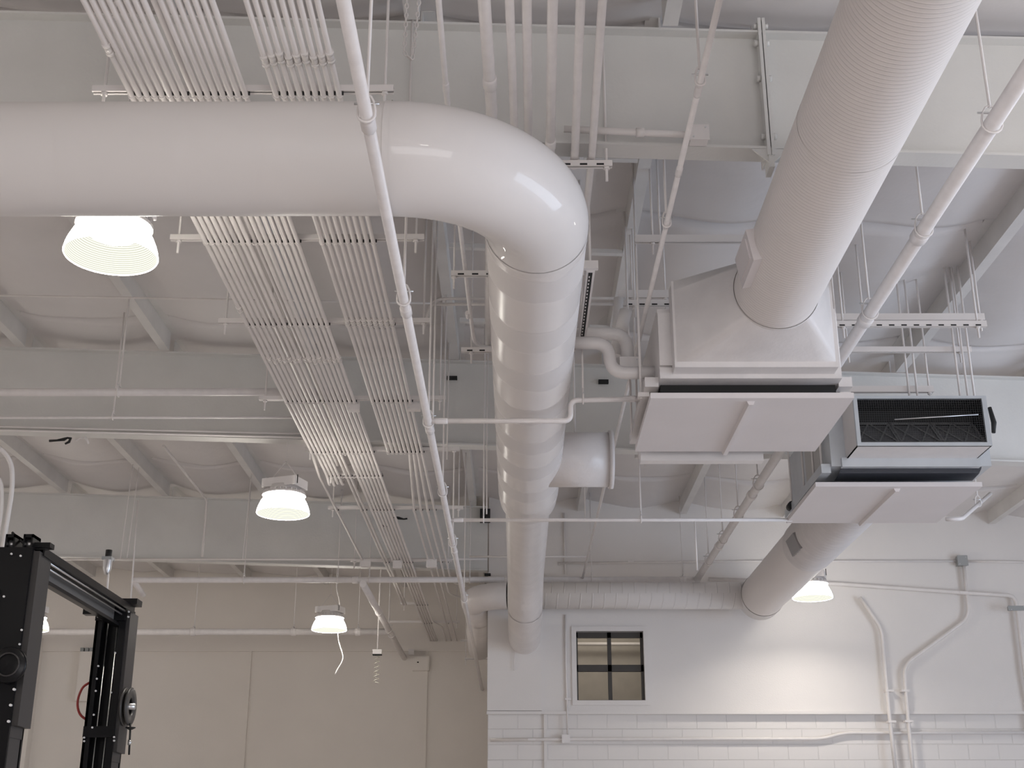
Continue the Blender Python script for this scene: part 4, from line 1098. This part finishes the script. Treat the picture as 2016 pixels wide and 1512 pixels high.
# near column
xf1 = PY(66, 1078, HY1).x
x01 = build_column(xf1, HY1, .62, .34, HZ, 1)
MB().box(x01 + .05, xf1 - .002, HY1 - .012, HY1 + .004, .55, HZ).build('front_plate', BLACK, t)
xv = PY(30, 1300, HY1).x
MB().box(x01 + .35, xf1 - .24, HY1 - .03, HY1 - .012, -1.5, HZ - .4).build('front_rail', BLACK, t)
for (px, py) in ((22, 1090), (7, 1174), (42, 1240), (38, 1268), (40, 1094)):
    q = PY(px, py, HY1 - .03); MB().lathe((q.x, HY1 - .028, q.z), [(.010, 0), (.010, .014)], 8, 'Y', True).build('bolt', WB, t)
for (px, py) in ((27, 1357), (20, 1388), (16, 1420)):
    q = PY(px, py, HY1 - .05); MB().lathe((q.x, HY1 - .05, q.z), [(.012, 0), (.012, .03)], 8, 'Y', True).build('bolt', WB, t)
# side faces in satin black (right flanks)
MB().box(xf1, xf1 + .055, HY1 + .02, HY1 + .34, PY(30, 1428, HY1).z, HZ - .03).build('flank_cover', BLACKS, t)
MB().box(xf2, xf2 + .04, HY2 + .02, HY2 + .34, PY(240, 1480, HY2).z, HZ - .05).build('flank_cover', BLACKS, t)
# head channel joining the columns (along y)
xh = xf1 - .03
MB().box(xh - .10, xh + .10, HY1 + .1, HY2 + .12, HZ + .0, HZ + .02).box(xh + .085, xh + .10, HY1 + .1, HY2 + .12, HZ - .055, HZ + .0).build('head_channel', BLACK, t)
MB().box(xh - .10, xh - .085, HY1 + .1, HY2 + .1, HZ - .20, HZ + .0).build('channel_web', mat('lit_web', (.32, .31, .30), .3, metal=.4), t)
MB().box(xh - .10, xh - .03, HY1 + .1, HY2 + .1, HZ - .215, HZ - .20).box(xh - .035, xh - .025, HY1 + .1, HY2 + .1, HZ - .215, HZ - .18).build('channel_lip', BLACK, t)
MB().tube([(xh + .03, HY1 + .2, HZ - .05), (xh + .03, HY2, HZ - .05)], .014, 8).tube([(xh - .0, HY1 + .2, HZ - .09), (xh - .0, HY2, HZ - .09)], .010, 8).build('sync_cable', SILVER, t)
MB().box(xh - .02, xh + .15, HY1 + .08, HY1 + .20, HZ + .02, HZ + .065).build('head_bracket', BLACK, t)
MB().box(xh - .28, xh + .17, HY2 - .06, HY2 + .15, HZ + .02, HZ + .085).box(xh - .42, xh - .27, HY2 - .1, HY2 + .02, HZ - .10, HZ + .02).build('head_bracket', BLACK, t)
for px in (26, 61):
    q = PY(px, 1068, HY1 + .1)
    mb = MB().box(q.x - .045, q.x - .03, HY1 + .02, HY1 + .22, HZ, HZ + .13).box(q.x + .03, q.x + .045, HY1 + .02, HY1 + .22, HZ, HZ + .13).box(q.x - .045, q.x + .045, HY1 + .02, HY1 + .22, HZ + .10, HZ + .13)
    mb.build('pulley_bracket', BLACK, t)
    MB().lathe((q.x - .03, HY1 + .12, HZ + .055), [(.045, 0), (.035, .02), (.035, .04), (.045, .06)], 16, 'X', True).build('pulley', SILVER, t)
MB().tube([PY(24, 1048, HY1 + .15), PY(36, 1060, HY1 + .15), PY(52, 1075, HY1 + .15)], .012, 6).tube([PY(24, 1048, HY1 + .15), PY(28, 1068, HY1 + .15)], .009, 6).build('hydraulic_hose', RUBBER, t)

# air hose reel on rear column flank
c = PY(263, 1391, HY2 + .14); rx = xf2 + .04
t = thing('hose_reel', 'grey ring-shaped hose reel on the side of the rear lift column, hose end hanging below', 'hose reel', (rx, HY2 + .14, c.z))
MB().lathe((rx + .0, HY2 + .14, c.z), [(.10, 0), (.205, 0), (.21, .012), (.205, .024), (.10, .024), (.10, 0)], 40, 'X').build('reel_flange', mat('reel_grey', (.055, .052, .05), .4), t)
MB().lathe((rx + .024, HY2 + .14, c.z), [(.10, 0), (.15, .005), (.15, .028), (.10, .033)], 32, 'X').build('hose_coil', RUBBER, t)
MB().lathe((rx + .055, HY2 + .14, c.z), [(.10, 0), (.205, 0), (.21, .012), (.205, .024), (.10, .024), (.10, 0)], 40, 'X').build('reel_flange', bpy.data.materials['reel_grey'], t)
MB().lathe((rx, HY2 + .14, c.z), [(.035, 0), (.035, .12), (.001, .12)], 16, 'X').build('reel_hub', SILVER, t)
MB().box(rx, rx + .02, HY2 + .12, HY2 + .16, c.z - .1, c.z + .1).build('reel_spoke', GREYB, t)
a_ = PY(257, 1424, HY2 + .14); b_ = PY(254, 1486, HY2 + .14)
MB().tube([a_, b_], .011, 8).build('hose_end', RUBBER, t)
q = PY(257, 1433, HY2 + .14); MB().lathe(q, [(.001, -.02), (.02, -.02), (.055, 0), (.055, .008), (.001, .008)], 16).build('hose_stop', RUBBER, t)
q = PY(254, 1462, HY2 + .14); MB().tube([q + Vector((0, 0, .03)), q + Vector((.008, 0, 0)), q - Vector((0, 0, .03))], [.012, .022, .012], 8).build('hose_fitting', SILVER, t)
# red hose loop left of the rear column
pts = [PY(a, b, HY2 + .25) for a, b in ((176, 1344), (163, 1352), (154, 1372), (152, 1390), (157, 1408), (172, 1418))]
o = MB().tube(fillet(pts, .1, 4), .014, 8).build('air_hose', REDH); tag(o, 'thin red and black air hose looping out left of the rear lift column', 'hose')
# dark reel on near column
c = PY(24, 1310, HY1 - .06)
t = thing('cable_reel', 'round black reel mounted on the front of the near lift column', 'cable reel', c)
MB().lathe((c.x - .02, HY1 - .10, c.z), [(.001, -.012), (.145, -.012), (.16, 0), (.16, .02), (.12, .03), (.12, .085), (.001, .085)], 36, 'Y').build('reel_drum', BLACK, t)
MB().tube([Vector((c.x - .02 + .10 * math.cos(a), HY1 - .118, c.z + .10 * math.sin(a))) for a in [2 * math.pi * k / 24 for k in range(24)]], .008, 6, closed=True).build('reel_rim', BLACKS, t)
MB().lathe((c.x - .24, HY1 - .10, c.z), [(.001, -.01), (.15, -.01), (.15, .06), (.10, .088)], 30, 'Y').build('reel_cover', BLACK, t)
# air filter on the lift head
c = PY(212, 1108, 14.4)
t = thing('air_filter_unit', 'small silver and black air line filter standing above the lift channel', 'air filter', c)
za = PY(212, 1131, 14.4).z; zb_ = PY(212, 1083, 14.4).z; h = zb_ - za
MB().lathe((c.x, 14.4, za), [(.001, 0), (.025, 0), (.03, h * .08), (.045, h * .2), (.052, h * .55), (.06, h * .58), (.06, h * .68)], 20).build('filter_bowl', SILVER, t)
MB().box(c.x - .055, c.x + .055, 14.34, 14.46, za + h * .58, za + h * .70).build('filter_head', GREYB, t)
MB().lathe((c.x, 14.4, za + h * .70), [(.036, 0), (.036, h * .3), (.001, h * .3)], 20).build('regulator_knob', RUBBER, t)
MB().tube([(c.x + .03, 14.4, HZ + .02), (c.x + .02, 14.4, za + .01)], .012, 8).build('air_line', STRUT, t)
# faint extra hanging rods through the middle
rods = [(740, -20, 735, 205, 6.15), (770, 185, 762, 120, 0)]
for i, (px, ya_, yb_, Y, lab) in enumerate((
        (852, 650, 835, 11.6, 'thin rod left of the glossy duct, ending at the sprinkler pipe'),
        (880, 560, 905, 15.2, 'thin rod between the sprinkler pipe and the glossy duct'),
        (958, 880, 1012, 15.05, 'thin rod just left of the glossy duct in front of the dark opening'),
        (1262, 900, 1015, 15.0, 'thin rod behind the left edge of the near air handler'),
        (1152, 1090, 1020, 20.5, 'thin rod right of the wrapped duct'))):
    a_ = PY(px, yb_, Y); zt_ = zr(a_.x) + .1
    o = MB().tube([(a_.x, Y, a_.z), (a_.x, Y, zt_)], .010, 6).build('hanger_rod', STRUT); tag(o, lab, 'rod', 'loose hanger rods')
# bent conduit below the roof and extra rods in front of the third beam
q1_ = PZ(405, 982, 6.12); q0_ = PZ(322, 878, 6.12)
pts = [q0_, q1_, (q1_.x, q1_.y + .1, 6.1), (q1_.x, q1_.y + .1, PY(412, 1096, q1_.y + .1).z)]
o = MB().tube(fillet(pts, .25, 5), .022, 8).build('steel_conduit', COND); tag(o, 'bent white conduit left of the middle left lamp, dropping over the third beam', 'conduit')
for (px, ya_, Y, lab) in ((250, 1098, 21.4, 'thin rod in front of the third beam, left of two'), (478, 1100, 21.6, 'thin rod in front of the third beam, below the middle left lamp'), (237, 1100, 21.2, 'thin rod in front of the third beam, leftmost')):
    a_ = PY(px, ya_, Y); o = MB().tube([a_, (a_.x + .05, Y, zr(a_.x) + .22)], .008, 6).build('hanger_rod', STRUT); tag(o, lab, 'rod', 'loose hanger rods')
def opening(x0, y0, x1, y1, Y, label):
    a_, b_ = PY(x0, y0, Y), PY(x1, y1, Y)
    o = MB().box(a_.x, b_.x, Y - .02, Y + .06, b_.z, a_.z).build('dark_opening', DARK); tag(o, label, 'opening', 'small dark openings')
opening(945, 1002, 965, 1028, 23.24, 'dark square pocket where the third beam meets the pier wall')
opening(954, 1129, 966, 1133, 23.2, 'upper small black slot beside the pier edge')
opening(955, 1149, 966, 1154, 23.2, 'lower small black slot beside the pier edge')
opening(1178, 748, 1198, 755, 15.86, 'small black slot in the second beam right of the glossy duct')
opening(880, 741, 900, 747, 15.86, 'small black notches in the second beam left of the glossy duct')
# torn scraps
def scrap(pp, Y, label, m, r0=.012):
    pts = [PY(a, b, Y) for a, b in pp]
    o = MB().tube(pts, [r0 * (.4 + .6 * random.random()) for _ in pts], 6).build('torn_insulation', m); tag(o, label, 'scrap')
scrap(((97, 868), (112, 867), (126, 865), (133, 862), (139, 863), (136, 870), (128, 874)), 15.80, 'small black torn scrap under the second beam at left', DARK, .028)
scrap(((150, 868), (158, 862), (168, 862), (172, 868), (174, 874)), 15.85, 'crumpled white insulation end at the purlin seat under the second beam', WHITE, .03)
scrap(((775, 1018), (785, 1020), (795, 1022), (802, 1021)), 23.2, 'small black gap scrap above the third beam between the bundles', DARK, .03)
scrap(((750, 1031), (755, 1036), (762, 1037)), 22.9, 'tiny dark scrap hanging on the wide bundle near the third beam', DARK, .014)
print('objects', len(bpy.data.objects))
